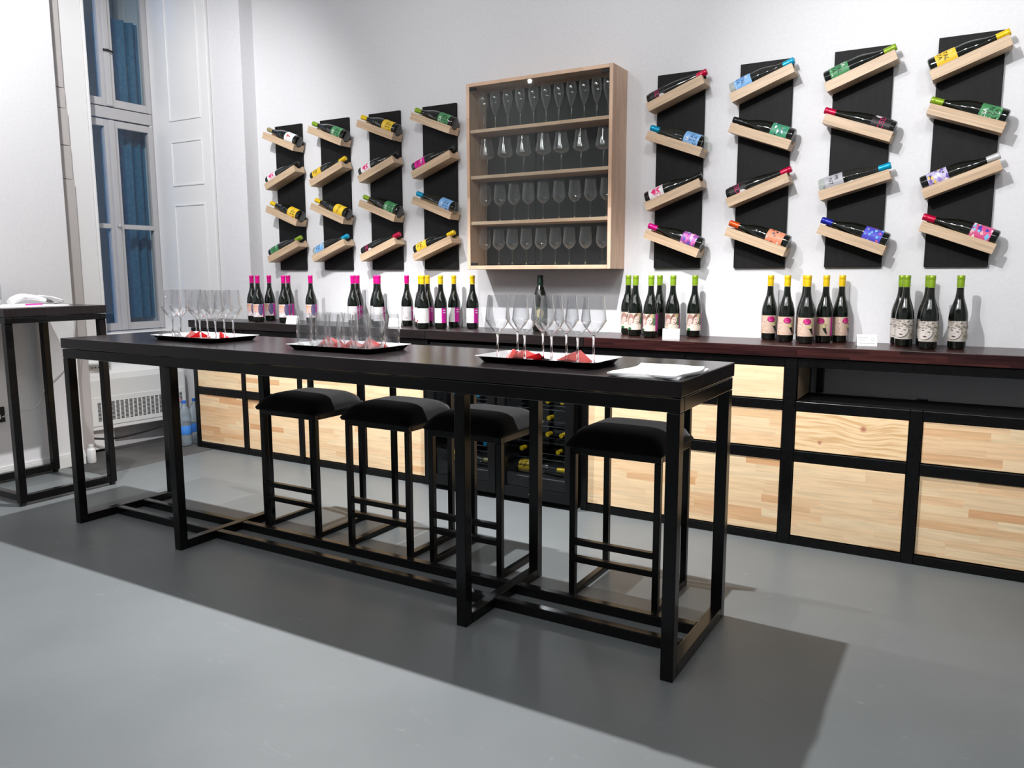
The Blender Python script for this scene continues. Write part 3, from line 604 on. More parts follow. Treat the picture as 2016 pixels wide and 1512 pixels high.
STY['rose'] = dict(name='rose', base=(0.60, 0.44, 0.34), shapes=strokes(12, 9, (0.34, 0.20, 0.14), 0.05, 0.5, 0.02, 0.85, 0.2, 0.014) + [ell(0.22, 0.58, 0.12, 0.24, (0.63, 0.47, 0.38), 14, -0.2), ell(0.17, 0.66, 0.025, 0.02, (0.12, 0.07, 0.07), 8), ell(0.27, 0.63, 0.025, 0.02, (0.12, 0.07, 0.07), 8), ell(0.21, 0.47, 0.03, 0.015, (0.35, 0.14, 0.12), 8)]
    + [ell(0.52, 0.80, 0.15, 0.16, (0.30, 0.0, 0.09)), ell(0.46, 0.85, 0.08, 0.08, (0.62, 0.03, 0.22), 9, 0.6), ell(0.56, 0.83, 0.07, 0.07, (0.50, 0.01, 0.17), 7, 0.2), ell(0.50, 0.74, 0.09, 0.06, (0.70, 0.07, 0.28), 8, -0.4), ell(0.60, 0.73, 0.05, 0.07, (0.42, 0.0, 0.13), 7), ell(0.51, 0.80, 0.03, 0.03, (0.22, 0.0, 0.06), 6)]
    + [([(0.60, 0.40), (0.72, 0.44), (0.78, 0.08), (0.70, 0.16)], (0.01, 0.01, 0.01)), ell(0.58, 0.50, 0.06, 0.05, (0.62, 0.55, 0.22), 7), ell(0.67, 0.53, 0.06, 0.07, (0.70, 0.63, 0.32), 6, 0.5), ell(0.72, 0.64, 0.04, 0.07, (0.55, 0.48, 0.18), 7), ell(0.64, 0.45, 0.05, 0.03, (0.72, 0.66, 0.38), 7), ell(0.70, 0.56, 0.02, 0.02, (0.08, 0.06, 0.02), 6), rect(0.90, 0, 1.0, 1.0, (0.52, 0.01, 0.26))])
STY['curls'] = dict(name='curls', base=(0.56, 0.51, 0.47), shapes=strokes(15, 40, (0.28, 0.23, 0.19), 0.0, 0.95, 0.62, 0.98, 0.10, 0.026) + strokes(16, 30, (0.34, 0.31, 0.20), 0.60, 0.95, 0.0, 0.7, 0.11, 0.028) + strokes(17, 12, (0.66, 0.63, 0.55), 0.5, 0.95, 0.1, 0.95, 0.10, 0.03)
    + [ell(0.38, 0.40, 0.19, 0.31, (0.62, 0.57, 0.53), 14, -0.25), ell(0.30, 0.55, 0.05, 0.028, (0.10, 0.08, 0.08), 8, -0.3), ell(0.47, 0.48, 0.05, 0.028, (0.10, 0.08, 0.08), 8, -0.3), ell(0.36, 0.25, 0.065, 0.035, (0.08, 0.03, 0.04), 8, -0.3), ell(0.39, 0.39, 0.02, 0.05, (0.45, 0.40, 0.37), 6, -0.2)] + strokes(18, 6, (0.25, 0.2, 0.17), 0.22, 0.52, 0.56, 0.66, 0.09, 0.018))
STY['champ'] = dict(name='champ', base=(0.05, 0.07, 0.05), shapes=[ell(0.5, 0.6, 0.2, 0.3, (0.40, 0.34, 0.18))])
# ================================================================== wine bottles
PROF = {
 'burg': ([(0, 0.004), (0.030, 0), (0.0365, 0.004), (0.0385, 0.012), (0.0385, 0.140), (0.0375, 0.158), (0.034, 0.180), (0.027, 0.205), (0.0195, 0.228), (0.0155, 0.248), (0.0142, 0.262)], 0.0385, 0.030, 0.082, 0.105),
 'counter': ([(0, 0.004), (0.029, 0), (0.0345, 0.004), (0.036, 0.012), (0.0375, 0.10), (0.0385, 0.135), (0.0365, 0.158), (0.031, 0.180), (0.0235, 0.203), (0.0180, 0.222), (0.0152, 0.242), (0.0142, 0.266)], 0.0378, 0.034, 0.088, 0.12),
 'hock': ([(0, 0.004), (0.029, 0), (0.034, 0.004), (0.0355, 0.012), (0.0355, 0.115), (0.0345, 0.140), (0.0315, 0.170), (0.0265, 0.200), (0.0210, 0.230), (0.0165, 0.255), (0.0145, 0.272)], 0.0355, 0.020, 0.085, 0.105),
 'champ': ([(0, 0.004), (0.034, 0), (0.042, 0.005), (0.044, 0.015), (0.044, 0.150), (0.041, 0.180), (0.033, 0.215), (0.0235, 0.245), (0.0175, 0.262)], 0.044, 0.05, 0.09, 0.12),
}
BODY = {}; CAPM = {}
def bottle(name, kind, cap, style, clear=False, labels=True):
    prof, Rl, z0, h, wdt = PROF[kind]
    T = empty(name)
    if kind not in BODY:
        zt = prof[-1][1]
        BODY[kind] = {False: lathe_me(prof + [(0, zt)], 24), True: None}
        q = zt
        if kind == 'champ': cp = [(0, q+0.001), (0.0182, q+0.001), (0.0185, q+0.030), (0.0165, q+0.034), (0.0175, q+0.050), (0.016, q+0.058), (0, q+0.060)]
        else: cp = [(0, q+0.0005), (0.0149, q+0.0005), (0.0152, q+0.032), (0.0148, q+0.034), (0.0156, q+0.036), (0.0156, q+0.051), (0.0140, q+0.053), (0, q+0.053)]
        CAPM[kind] = cp
    bm_ = BODY[kind]
    if clear and bm_[True] is None:
        bm_[True] = lathe_me(prof + [(0, prof[-1][1])], 24)
    me = bm_[clear]
    obj('glass_body', me, CGLASS if clear else DGLASS, T)
    ck = (kind, cap)
    if ck not in CAPM:
        m = lathe_me(CAPM[kind], 20); m.materials.append(pbr('cap_%d_%d_%d' % tuple(int(c*999) for c in cap), cap, 0.32, metal=0.25)); CAPM[ck] = m
    obj('cap', CAPM[ck], None, T)
    if labels: label_parts(T, STY[style], Rl, z0, h, wdt)
    return T
# ------------------------------------------------------------------ wall racks
def block_me():
    L_, D_, H_ = 0.155, 0.095, 0.045; bm = bmesh.new(); Rg, zc = 0.041, 0.022; a0 = math.acos(zc/Rg)
    prof = [(0, -H_), (D_, -H_), (D_, 0)] + [(D_/2 + Rg*math.sin(a), zc - Rg*math.cos(a)) for a in [a0 - 2*a0*k/12 for k in range(13)]] + [(0, 0)]
    A = [bm.verts.new((-L_, y, z)) for y, z in prof]; B = [bm.verts.new((L_, y, z)) for y, z in prof]; n = len(prof)
    for i in range(n): bm.faces.new((A[i], A[(i+1) % n], B[(i+1) % n], B[i]))
    bm.faces.new(A); bm.faces.new(B[::-1])
    bmesh.ops.recalc_face_normals(bm, faces=bm.faces[:])
    me = bm_mesh('block', bm); me.materials.append(SHELFPINE); return me
BLK = block_me()
ORD = ('first', 'second', 'third', 'fourth', 'fifth', 'sixth', 'seventh', 'eighth', 'ninth', 'tenth', 'eleventh', 'twelfth')
RACK = [  # (x centre, [(cap, style, kind, clear)] from the top)
 (-4.252, [(CGO, 'white', 'burg', 0), (CK, 'heart', 'burg', 0), (CY, 'yellow', 'burg', 0), (CG, 'green', 'burg', 0)]),
 (-3.822, [(CG, 'green', 'burg', 0), (CY, 'yellow', 'burg', 0), (CY, 'yellow_word', 'burg', 0), (CB, 'blue', 'burg', 1)]),
 (-3.392, [(CY, 'yellow', 'burg', 0), (CK, 'heart', 'burg', 0), (CG, 'green', 'burg', 0), (CR, 'blackred', 'hock', 0)]),
 (-2.957, [(CG, 'green', 'burg', 0), (CK, 'magenta', 'burg', 0), (CB, 'blue', 'burg', 1), (CY, 'yellow', 'burg', 0)]),
 (-1.418, [(CR, 'blackred', 'hock', 0), (CB, 'blue', 'burg', 1), (CK, 'heart', 'burg', 0), (CM, 'purple', 'burg', 0)]),
 (-0.986, [(CB, 'blue', 'burg', 1), (CK, 'teal', 'burg', 0), (CR, 'blackred', 'hock', 0), (CO, 'orange', 'burg', 0)]),
 (-0.546, [(CG, 'green', 'burg', 0), (CR, 'blackred', 'hock', 0), (CB, 'mint', 'burg', 1), (CV, 'bluemix', 'burg', 0)]),
 (-0.114, [(CY, 'yellow', 'burg', 0), (CG, 'green', 'burg', 0), (CS, 'violetmix', 'burg', 0), (CR, 'pinkmix', 'burg', 0)]),
]
CAPN = {CY: 'yellow', CG: 'green', CB: 'cyan', CM: 'magenta', CR: 'red', CO: 'orange', CV: 'dark blue', CS: 'silver', CK: 'black', CGO: 'gold'}
STYN = {'green': 'green label', 'yellow': 'yellow label', 'yellow_word': 'plain yellow label', 'blue': 'light blue label', 'heart': 'pink heart label', 'magenta': 'magenta label', 'white': 'white label', 'blackred': 'black label',
        'mint': 'grey label', 'purple': 'purple patterned label', 'teal': 'green patterned label', 'orange': 'orange patterned label', 'bluemix': 'blue patterned label', 'violetmix': 'violet and white patterned label', 'pinkmix': 'pink and blue patterned label'}
SIDE = ('window', 'window', 'window', 'window', 'glass cabinet', 'glass cabinet', 'glass cabinet', 'glass cabinet')
ROWN = ('top', 'second', 'third', 'bottom'); ZB = (2.174, 1.928, 1.670, 1.423)
board_me = box_me(-0.127, 0.127, -0.009, 0.009, -0.5, 0.5, 0.002)
for bi, (bx, items) in enumerate(RACK):
    T = empty('wine_rack', (bx, 4.131, 1.795))
    tag(T, '%s black wall rack board right of the %s, four tilted pine shelves' % (ORD[bi % 4], SIDE[bi]), 'wine rack', 'black wine rack boards on the back wall')
    obj('back_board', board_me, BOARD, T)
    for ri, (cap, sty, kind, clear) in enumerate(items):
        up = 1 if ((ri % 2 == 1) == (bi < 4)) else -1            # +1: neck to the right
        a = 20.5 if not (bi == 6 and ri == 2) else 15.5
        rot = Matrix.Rotation(R(-a*up), 3, 'Y')
        base = Vector((bx, 4.0265, ZB[ri])) + rot @ Vector((0, 0, 0.0225))
        obj('tilted_shelf', BLK, None, T, base - Vector((bx, 4.131, 1.795)), (0, R(-a*up), 0))
        bt = bottle('wine_bottle', kind, cap, sty, bool(clear))
        Rb = PROF[kind][1]
        bt.location = base + rot @ Vector((-0.150*up, 0.0475, -0.019 + Rb + 0.0004))
        phi = R((90 - a)*up)
        bt.rotation_euler = (Matrix.Rotation(phi, 4, 'Y') @ Matrix.Rotation(R(-22*up), 4, 'Z')).to_euler()
        tag(bt, '%s-capped bottle, %s, %s shelf of %s rack right of %s' % (CAPN[cap], STYN[sty], ROWN[ri], ORD[bi % 4], SIDE[bi]), 'bottle', 'bottles lying on the wall racks')
# ------------------------------------------------------------------ bottles standing on the counter: (px, py) of the base as measured, depth y, cap, label, turn
CB_ = [
 ('A', 498.9, 629, 3.945, CM, 'colour', -30), ('A', 510.5, 632.5, 3.86, CM, 'colour', -18), ('A', 533, 627, 4.02, CM, 'colour', -30), ('A', 561, 632, 3.90, CM, 'colour', -15), ('A', 570.5, 628, 4.03, CM, 'colour', -35), ('A', 614, 631, 3.98, CM, 'colour', -18),
 ('B', 697, 640, 3.90, CM, 'silver', -25), ('B', 706, 636, 4.04, CM, 'silver', -45), ('B', 747, 642, 3.90, CM, 'silver', -20), ('B', 741.5, 638, 4.02, CM, 'silver', -25), ('B', 802.5, 640, 4.03, CM, 'silver', -20),
 ('C', 833.5, 646, 3.87, CY, 'pale_rose', -15), ('C', 829, 643, 3.97, CY, 'pale_rose', -25), ('C', 843, 639, 4.06, CY, 'pale', -30), ('C', 868.6, 645.7, 3.93, CY, 'pale', -38), ('C', 894.5, 641, 4.06, CY, 'pale', -38), ('C', 930.7, 644, 4.02, CY, 'pale', -32),
 ('D', 1063, 651.5, 4.02, (0.004, 0.02, 0.012), 'champ', 0),
 ('E', 1235.4, 657, 4.06, CG, 'women', 2), ('E', 1249.6, 660, 3.965, CG, 'women', 0), ('E', 1280, 663, 3.90, CG, 'women', -22), ('E', 1296.7, 658, 4.085, CG, 'darkback', 0), ('E', 1322.7, 662, 4.0, CG, 'women', 0), ('E', 1365.5, 662, 4.05, CG, 'women', 2),
 ('F', 1512.7, 668, 4.06, CY, 'rose', 10), ('F', 1545.5, 671.7, 3.98, CY, 'rose', 6), ('F', 1585.3, 675, 3.93, CY, 'rose', 2), ('F', 1581, 671, 4.06, CY, 'rose', 0), ('F', 1621, 673, 4.02, CY, 'rose', -30), ('F', 1652, 672, 4.08, CY, 'rose', 38),
 ('G', 1768, 677, 4.09, CG, 'curls', 10), ('G', 1777.4, 680, 4.0, CG, 'curls', 10), ('G', 1825.3, 686, 3.90, CG, 'curls', 8), ('G', 1820, 680, 4.06, CG, 'curls', 0), ('G', 1882, 686, 3.97, CG, 'curls', 8)]
GN = {'A': ('pink-capped bottle with colourful portrait label', 'pink-capped bottles nearest the window'), 'B': ('pink-capped bottle with silver sketch label', 'pink-capped bottles behind the tumblers'),
      'C': ('yellow-capped bottle with white label and magenta stripe', 'yellow-capped bottles left of the champagne'), 'E': ('green-capped bottle with two-women drawing label', 'green-capped bottles under the first right rack'),
      'F': ('yellow-capped bottle with beige rose label', 'yellow-capped bottles with rose labels'), 'G': ('green-capped bottle with curly-haired face label', 'green-capped bottles at right end')}
cnt = {}; order = {}
for g in 'ABCDEFG':
    idx = sorted([i for i, r in enumerate(CB_) if r[0] == g], key=lambda i: CB_[i][1])
    for k, i in enumerate(idx): order[i] = (k, len(idx))
for i, (g, px, py, y, cap, sty, turn) in enumerate(CB_):
    kind = 'champ' if g == 'D' else 'counter'
    bt = bottle('champagne_bottle' if g == 'D' else 'wine_bottle', kind, cap, sty)
    x = on_y(px, py, y).x
    bt.location = (x, y, 0.9384)
    face = math.atan2(x, y)                                       # turn the label to the room
    bt.rotation_euler = (0, 0, -face*0.75 + R(turn) if False else R(turn) - face)
    if g == 'D': tag(bt, 'dark green champagne bottle with foil neck behind the wine glasses on the counter', 'bottle')
    else:
        k, n = order[i]
        tag(bt, '%s, %s from left in its counter group' % (GN[g][0], ORD[k]), 'bottle', GN[g][1])
# ------------------------------------------------------------------ price cards
def card(px, py, y, label, w=0.085):
    T = empty('price_card', (on_y(px, py, y).x, y, 0.9384), (0, 0, R(18))); tag(T, label, 'card', 'white tent cards on the counter')
    bm = bmesh.new(); h = 0.052; d = 0.022
    for s in (-1, 1):
        vs = [(-w/2, s*d, 0), (w/2, s*d, 0), (w/2, s*0.0004, h), (-w/2, s*0.0004, h)]
        v = [bm.verts.new(p) for p in vs]; v2 = [bm.verts.new((p[0], p[1] - s*0.0009, p[2])) for p in vs]
        bm.faces.new(v); bm.faces.new(v2[::-1])
        for i in range(4): bm.faces.new((v[i], v2[i], v2[(i+1) % 4], v[(i+1) % 4]))
    bmesh.ops.recalc_face_normals(bm, faces=bm.faces[:])
    c = obj('folded_card', bm_mesh('card', bm), pbr('card_paper', (0.84, 0.84, 0.85), 0.5), T)
    grey = flat((0.35, 0.35, 0.36))
    bm = bmesh.new()
    for (a, b_, z) in ((-0.035, 0.005, 0.036), (-0.035, -0.008, 0.026), (-0.035, 0.034, 0.013)):
        f = lambda u, zz: (u, -d + (d-0.0004)*zz/h - 0.0006, zz)
        bm.faces.new([bm.verts.new(f(a, z)), bm.verts.new(f(b_, z)), bm.verts.new(f(b_, z+0.0022)), bm.verts.new(f(a, z+0.0022))])
    ring = [(0.025 + 0.007*math.cos(t), 0.030 + 0.007*math.sin(t)) for t in [k*math.pi/6 for k in range(12)]]; r2 = [(0.025 + 0.0055*math.cos(t), 0.030 + 0.0055*math.sin(t)) for t in [k*math.pi/6 for k in range(12)]]
    o_ = [bm.verts.new((u, -d + (d-0.0004)*z/h - 0.0006, z)) for u, z in ring]; i_ = [bm.verts.new((u, -d + (d-0.0004)*z/h - 0.0006, z)) for u, z in r2]
    for k in range(12): bm.faces.new((o_[k], o_[(k+1) % 12], i_[(k+1) % 12], i_[k]))
    obj('print', bm_mesh('print', bm), grey, c)
card(577, 634, 3.825, 'white tent card in front of the pink-capped bottles nearest the window')
card(779, 636, 3.94, 'white tent card between the silver-label bottles')
card(1321, 667, 3.86, 'white tent card in front of the two-women label bottles')
card(1705, 680, 3.93, 'white tent card between the rose-label and curly-face bottles')
# ================================================================== glassware
def glass_set(key, bowl, wall, stem_r, H, bmat=None):
    """bowl: outer profile from stem top to rim (r, z); returns meshes bowl, stem, foot"""
    inner = [(max(r - wall, 0.0), z + (wall if i == 0 else 0)) for i, (r, z) in enumerate(bowl)][::-1]
    inner[-1] = (0, bowl[0][1] + 0.004)
    zb = bowl[0][1]
    bm = lathe_me(bowl + inner, 24); sm = lathe_me([(0.0, 0.0051), (0.006, 0.0051), (stem_r*1.15, 0.012), (stem_r, 0.03), (stem_r, zb-0.02), (stem_r*1.6, zb-0.004), (bowl[0][0]*0.98 + 0.0008, zb-0.0003), (0, zb-0.0003)], 12)
    fm = lathe_me([(0, 0), (0.036*H/0.235, 0), (0.0365*H/0.235, 0.0012), (0.015, 0.0035), (0.005, 0.0049), (0, 0.0049)], 20)
    bm.materials.append(bmat or CABG); sm.materials.append(STEM); fm.materials.append(STEM)
    return bm, sm, fm
G_TRAY = glass_set('tray', [(0.005, 0.100), (0.013, 0.106), (0.030, 0.125), (0.0435, 0.146), (0.0452, 0.152), (0.0435, 0.165), (0.0395, 0.200), (0.0355, 0.237)], 0.0009, 0.0038, 0.235, GLASS)
G_BIG = glass_set('big', [(0.005, 0.098), (0.018, 0.101), (0.036, 0.108), (0.044, 0.118), (0.043, 0.130), (0.036, 0.170), (0.0295, 0.212)], 0.0009, 0.0035, 0.225)
G_MED = glass_set('med', [(0.004, 0.090), (0.012, 0.094), (0.025, 0.105), (0.0345, 0.123), (0.0355, 0.133), (0.033, 0.160), (0.0285, 0.210)], 0.0008, 0.0033, 0.215)
G_FLU = glass_set('flute', [(0.004, 0.080), (0.010, 0.095), (0.020, 0.125), (0.0275, 0.155), (0.029, 0.170), (0.0265, 0.195), (0.022, 0.220)], 0.0008, 0.003, 0.2)
def wine_glass(meshes, loc, label, group, cat='wine glass'):
    T = empty('wine_glass', loc); tag(T, label, cat, group)
    for n, m in zip(('bowl', 'stem', 'foot'), meshes): obj(n, m, None, T)
    return T
# ------------------------------------------------------------------ wall cabinet
gc = empty('glass_cabinet', (-2.179, 3.945, 1.292)); tag(gc, 'pine wall cabinet with glass doors and four rows of wine glasses', 'cabinet')
def gb(n, x0, x1, y0, y1, z0, z1, m=CABPINE, bev=0.002, p=gc): return box(n, x0, x1, y0, y1, z0, z1, m, p, bev)
HW, DP, HH = 0.457, 0.194, 1.054
gb('side_panel', -HW, -HW+0.020, 0, DP, 0, HH, CABPINEV); gb('side_panel', HW-0.020, HW, 0, DP, 0, HH, CABPINEV)
gb('top_panel', -HW+0.0205, HW-0.0205, 0, DP, HH-0.020, HH); gb('bottom_panel', -HW+0.0205, HW-0.0205, 0, DP, 0, 0.022)
gb('back_panel', -HW+0.0205, HW-0.0205, DP-0.010, DP-0.001, 0.0225, HH-0.0205, GREYB, 0)
SHZ = (0.277, 0.538, 0.797)
for z in SHZ: gb('shelf', -HW+0.0205, HW-0.0205, 0.010, DP-0.011, z-0.019, z)
for s in (-1, 1):
    d = empty('door'); d.parent = gc
    gb('pane', *((-HW+0.022, -0.0015) if s < 0 else (0.0015, HW-0.022)), 0.002, 0.006, 0.024, HH-0.022, PANE, 0, d)
    xo = s*(HW-0.045)
    for z in (0.030, HH-0.036): gb('hinge', xo-0.022, xo+0.022, -0.001, 0.009, z-0.006, z+0.009, RUBBER, 0.002, d)
    gb('door_clip', s*0.022-0.019, s*0.022+0.019, -0.001, 0.0085, 0.0235, 0.040, RUBBER, 0.002, d)
c5 = lambda x: 890 + x/3.286
ROWS = [(SHZ[2], [195, 280, 360, 440, 525, 605, 687, 768, 850, 930, 1005], G_FLU, 'flute glass', 'top', 3.286), (SHZ[1], [225, 343, 462, 590, 705, 833, 978], G_BIG, 'big-bowled wine glass', 'second', 0), (SHZ[0], [215, 308, 400, 493, 590, 693, 795, 897, 1000], G_MED, 'slender wine glass', 'third', 0), (0.022, [210, 300, 388, 480, 576, 670, 762, 868, 978], G_MED, 'slender wine glass', 'bottom', 0)]
for zs_, xs, gm, nm, rn, _ in ROWS:
    for k, cx5 in enumerate(xs):
        yy = 4.035
        x = on_y(c5(cx5), 330, yy).x; x = min(max(x, -2.179-HW+0.066), -2.179+HW-0.066) if gm is G_BIG else min(max(x, -2.179-HW+0.06), -2.179+HW-0.055)
        wine_glass(gm, (x, yy, 1.292 + zs_ + 0.0004), '%s, %s from left, %s shelf of the glass cabinet' % (nm, ORD[k], rn), 'glasses on the %s cabinet shelf' % rn)
# ------------------------------------------------------------------ trays
def tray_me(w, d, h=0.022):
    bm = bmesh.new(); ins = 0.028
    def ring(w_, d_, z, r):
        out = []
        for cx_, cy_, a0 in ((w_/2-r, d_/2-r, 0), (-w_/2+r, d_/2-r, 90), (-w_/2+r, -d_/2+r, 180), (w_/2-r, -d_/2+r, 270)):
            for k in range(4): a = R(a0 + k*30); out.append(bm.verts.new((cx_ + r*math.cos(a), cy_ + r*math.sin(a), z)))
        return out
    a = ring(w-2*ins, d-2*ins, 0, 0.012); b_ = ring(w-0.02, d-0.02, h-0.003, 0.022); c = ring(w, d, h, 0.028)
    e = ring(w-0.022, d-0.022, h-0.0015, 0.021); g = ring(w-2*ins-0.004, d-2*ins-0.004, 0.0016, 0.011)
    n = len(a)
    for p, q in ((a, b_), (b_, c)):
        for i in range(n): f = bm.faces.new((p[i], p[(i+1) % n], q[(i+1) % n], q[i])); f.material_index = 0
    for p, q in ((c, e), (e, g)):
        for i in range(n): f = bm.faces.new((p[i], p[(i+1) % n], q[(i+1) % n], q[i])); f.material_index = 1
    bm.faces.new(a[::-1]).material_index = 0; bm.faces.new(g).material_index = 1
    bmesh.ops.recalc_face_normals(bm, faces=bm.faces[:])
    me = bm_mesh('tray', bm); me.materials.append(TRAYB); me.materials.append(SILVER); return me
TZ = 0.9534
def napkin(loc, rz, s, mat, label, tilt=55):
    """paper napkin folded to a triangle, standing open like a small tent"""
    rn = random.Random(int(abs(loc[0])*1e5)); k1, k2 = rn.uniform(-0.5, 0.5), rn.uniform(0.45, 0.75)
    bm = bmesh.new(); v = [bm.verts.new(p) for p in ((-s, 0, 0), (s, 0.1*s, 0), (k1*s, -s*0.05, s*k2), (0.2*s, s*0.6, 0.002), (-0.6*s, s*0.35, s*0.25))]
    bm.faces.new((v[0], v[1], v[2])); bm.faces.new((v[1], v[3], v[2])); bm.faces.new((v[0], v[2], v[4])); bm.faces.new((v[4], v[2], v[3]))
    me = bm_mesh('napkin', bm); o = obj('paper_napkin', me, mat, None, loc, (0, 0, R(rz)))
    md = o.modifiers.new('t', 'SOLIDIFY'); md.thickness = 0.0008; md.offset = -1
    tag(o, label, 'napkin', 'folded paper napkins on the trays'); return o
def tray(x, y, w, d, rz, label):
    o = obj('serving_tray', tray_me(w, d), None, None, (x, y, TZ), (0, 0, R(rz))); tag(o, label, 'tray'); return o
tray(-3.243, 2.548, 0.49, 0.285, -2, 'black and silver tray of wine glasses at the window end of the table')
tray(-2.288, 2.515, 0.475, 0.285, 0, 'black and silver tray of water tumblers in the middle of the table')
tray(-1.325, 2.495, 0.49, 0.255, -1, 'black and silver tray of wine glasses near the white cloth')
ZI = TZ + 0.0020
def place(px, py): return on_z(px, py, ZI)
L1 = [(340, 2.480), (365, 2.560), (390, 2.640), (396, 2.475), (411, 2.560), (430, 2.475), (445, 2.580), (475, 2.520)]
L3 = [(980, 2.440), (1019, 2.550), (1033, 2.440), (1069, 2.550), (1086, 2.440), (1115, 2.550), (1139, 2.440), (1167, 2.520)]
def at_px(px, y):                                                  # point of the tray surface at depth y in the measured direction
    d = ray(px, 680); return Vector((d.x/d.y*y, y, ZI))
def spread(pts, x0, x1, y0, y1, dmin):
    P = [Vector((min(max(p.x, x0), x1), min(max(p.y, y0), y1))) for p in [at_px(*q) for q in pts]]
    for _ in range(60):
        for i in range(len(P)):
            for j in range(i):
                d = P[i]-P[j]; l = d.length
                if l < dmin: s = d.normalized()*(dmin-l)/2 if l > 1e-6 else Vector((0.01, 0)); P[i] += s; P[j] -= s
        P = [Vector((min(max(p.x, x0), x1), min(max(p.y, y0), y1))) for p in P]
    return P
for lst, (x0, x1, y0, y1), wh in ((L1, (-3.435, -3.05, 2.470, 2.640), 'tray at the window end'), (L3, (-1.525, -1.125, 2.435, 2.555), 'tray near the white cloth')):
    P = sorted(spread(lst, x0, x1, y0, y1, 0.0912), key=lambda p: p.x/p.y)
    for k, p in enumerate(P):
        wine_glass(G_TRAY, (p.x, p.y, ZI), 'large wine glass, %s from the left on the %s' % (ORD[k], wh), 'wine glasses on the ' + wh)
# tumblers
tum_b = [(0.0, 0.006), (0.0275, 0.006), (0.0300, 0.014), (0.0335, 0.058), (0.0320, 0.105), (0.0275, 0.148)]
tum_m = lathe_me(tum_b + [(r-0.0012, z + (0.002 if i == 0 else 0)) for i, (r, z) in enumerate(tum_b[1:])][::-1] + [(0, 0.0085)], 24); tum_m.materials.append(GLASS)
tum_f = lathe_me([(0, 0), (0.024, 0), (0.0272, 0.003), (0.0272, 0.0055), (0, 0.0055)], 24); tum_f.materials.append(STEM)
k = 0; TP = []
for r_ in range(2):
    for c_ in range(6): TP.append((-2.478 + c_*0.0755 + r_*0.004, 2.452 + r_*0.105 + 0.006*((c_*7) % 3)))
TP.append((-2.40, 2.605)) if False else None
for k, (x, y) in enumerate(TP):
    T = empty('tumbler', (x, y, ZI)); tag(T, 'clear water tumbler, %s from left in %s row on middle tray' % (ORD[k % 6], ('front', 'back')[k // 6]), 'tumbler', 'water tumblers on the middle tray')
    obj('wall', tum_m, None, T); obj('thick_base', tum_f, None, T)
# napkins between the glasses
NP = [(332, 656, 20, .030, RED, 'red napkin at the left end of the window-end tray'), (353, 659, 10, .034, PINK, 'pink napkin beside the red one at the left of the window-end tray'), (394, 664.5, 35, .030, RED, 'red napkin at the front of the window-end tray'),
      (420, 658, 70, .030, PINK, 'pink napkin in the middle of the window-end tray'), (480, 662, -30, .034, RED, 'red napkin at the right end of the window-end tray'),
      (603, 676, 30, .032, PINK, 'pink napkin under the left tumblers'), (640, 681, 10, .036, PINK, 'pink napkin among the tumblers, second from the left'), (668, 685, 0, .030, RED, 'small red napkin among the middle tumblers'), (700, 684, 15, .036, PINK, 'pink napkin among the tumblers, right of the small red one'), (770, 681, 20, .036, PINK, 'pink napkin at the right end of the tumbler tray'), (764, 684, 25, .026, RED, 'red napkin at the right end of the tumbler tray'),
      (968, 701, 80, .034, PINK, 'pink napkin standing at the left end of the tray near the cloth'), (998, 703, 10, .026, RED, 'red napkin at left front of the tray near the cloth'), (1060, 701, 20, .042, PINK, 'pink napkin behind the middle of the tray near the cloth'), (1056, 706, -5, .026, RED, 'red napkin at middle front of the tray near the cloth'), (1150, 707, -10, .046, PINK, 'pink napkin at the right end of the tray near the cloth')]
for px, py, rz, s, m, lb in NP:
    p = place(px, py); tx_, hx, hy = min(((-3.243, 0.19, 0.10), (-2.288, 0.185, 0.10), (-1.325, 0.19, 0.085)), key=lambda t: abs(t[0]-p.x))
    cyt = 2.548 if tx_ < -3 else (2.515 if tx_ < -2 else 2.495)
    napkin((min(max(p.x, tx_-hx+0.03), tx_+hx-0.03), min(max(p.y, cyt-hy+0.02), cyt+hy-0.03), ZI), rz, s*1.75, m, lb)
# ------------------------------------------------------------------ folded cloth on the table end
def cloth_me(w, d, layers=2):
    bm = bmesh.new()
    for l in range(layers):
        n, m = 16, 12; z0 = l*0.006; T_ = []; B_ = []
        for j in range(m+1):
            rt, rb = [], []
            for i in range(n+1):
                u, v = -1+2*i/n, -1+2*j/m; sc = 1 - 0.02*l
                e = 0.012*math.sin(3*v + l)*(abs(u) > 0.99) ; f = 0.008*math.sin(4*u + 2*l)*(abs(v) > 0.99)
                h = 0.0025*math.sin(5*u + l*2 + 2*v)*math.sin(3*v) + 0.0012*math.sin(11*u*v + 3)
                x, y = u*w*sc + e, v*d*sc + f
                ed = max(abs(u), abs(v)); h *= (1-ed**4)
                rt.append(bm.verts.new((x, y, z0 + 0.0058 + max(h, -0.002)))); rb.append(bm.verts.new((x, y, z0 + 0.0005)))
            T_.append(rt); B_.append(rb)
        for j in range(m):
            for i in range(n):
                f = bm.faces.new((T_[j][i], T_[j][i+1], T_[j+1][i+1], T_[j+1][i])); f.smooth = True
                bm.faces.new((B_[j][i], B_[j+1][i], B_[j+1][i+1], B_[j][i+1]))
        for i in range(n): bm.faces.new((T_[0][i+1], T_[0][i], B_[0][i], B_[0][i+1])); bm.faces.new((T_[m][i], T_[m][i+1], B_[m][i+1], B_[m][i]))
        for j in range(m): bm.faces.new((T_[j][0], T_[j+1][0], B_[j+1][0], B_[j][0])); bm.faces.new((T_[j+1][n], T_[j][n], B_[j][n], B_[j+1][n]))
    return bm_mesh('cloth', bm)
o = obj('folded_cloth', cloth_me(0.112, 0.150), CLOTH, None, (-0.868, 2.402, 0.9533), (0, 0, R(1))); tag(o, 'folded white cloth at the right end of the long table', 'cloth')
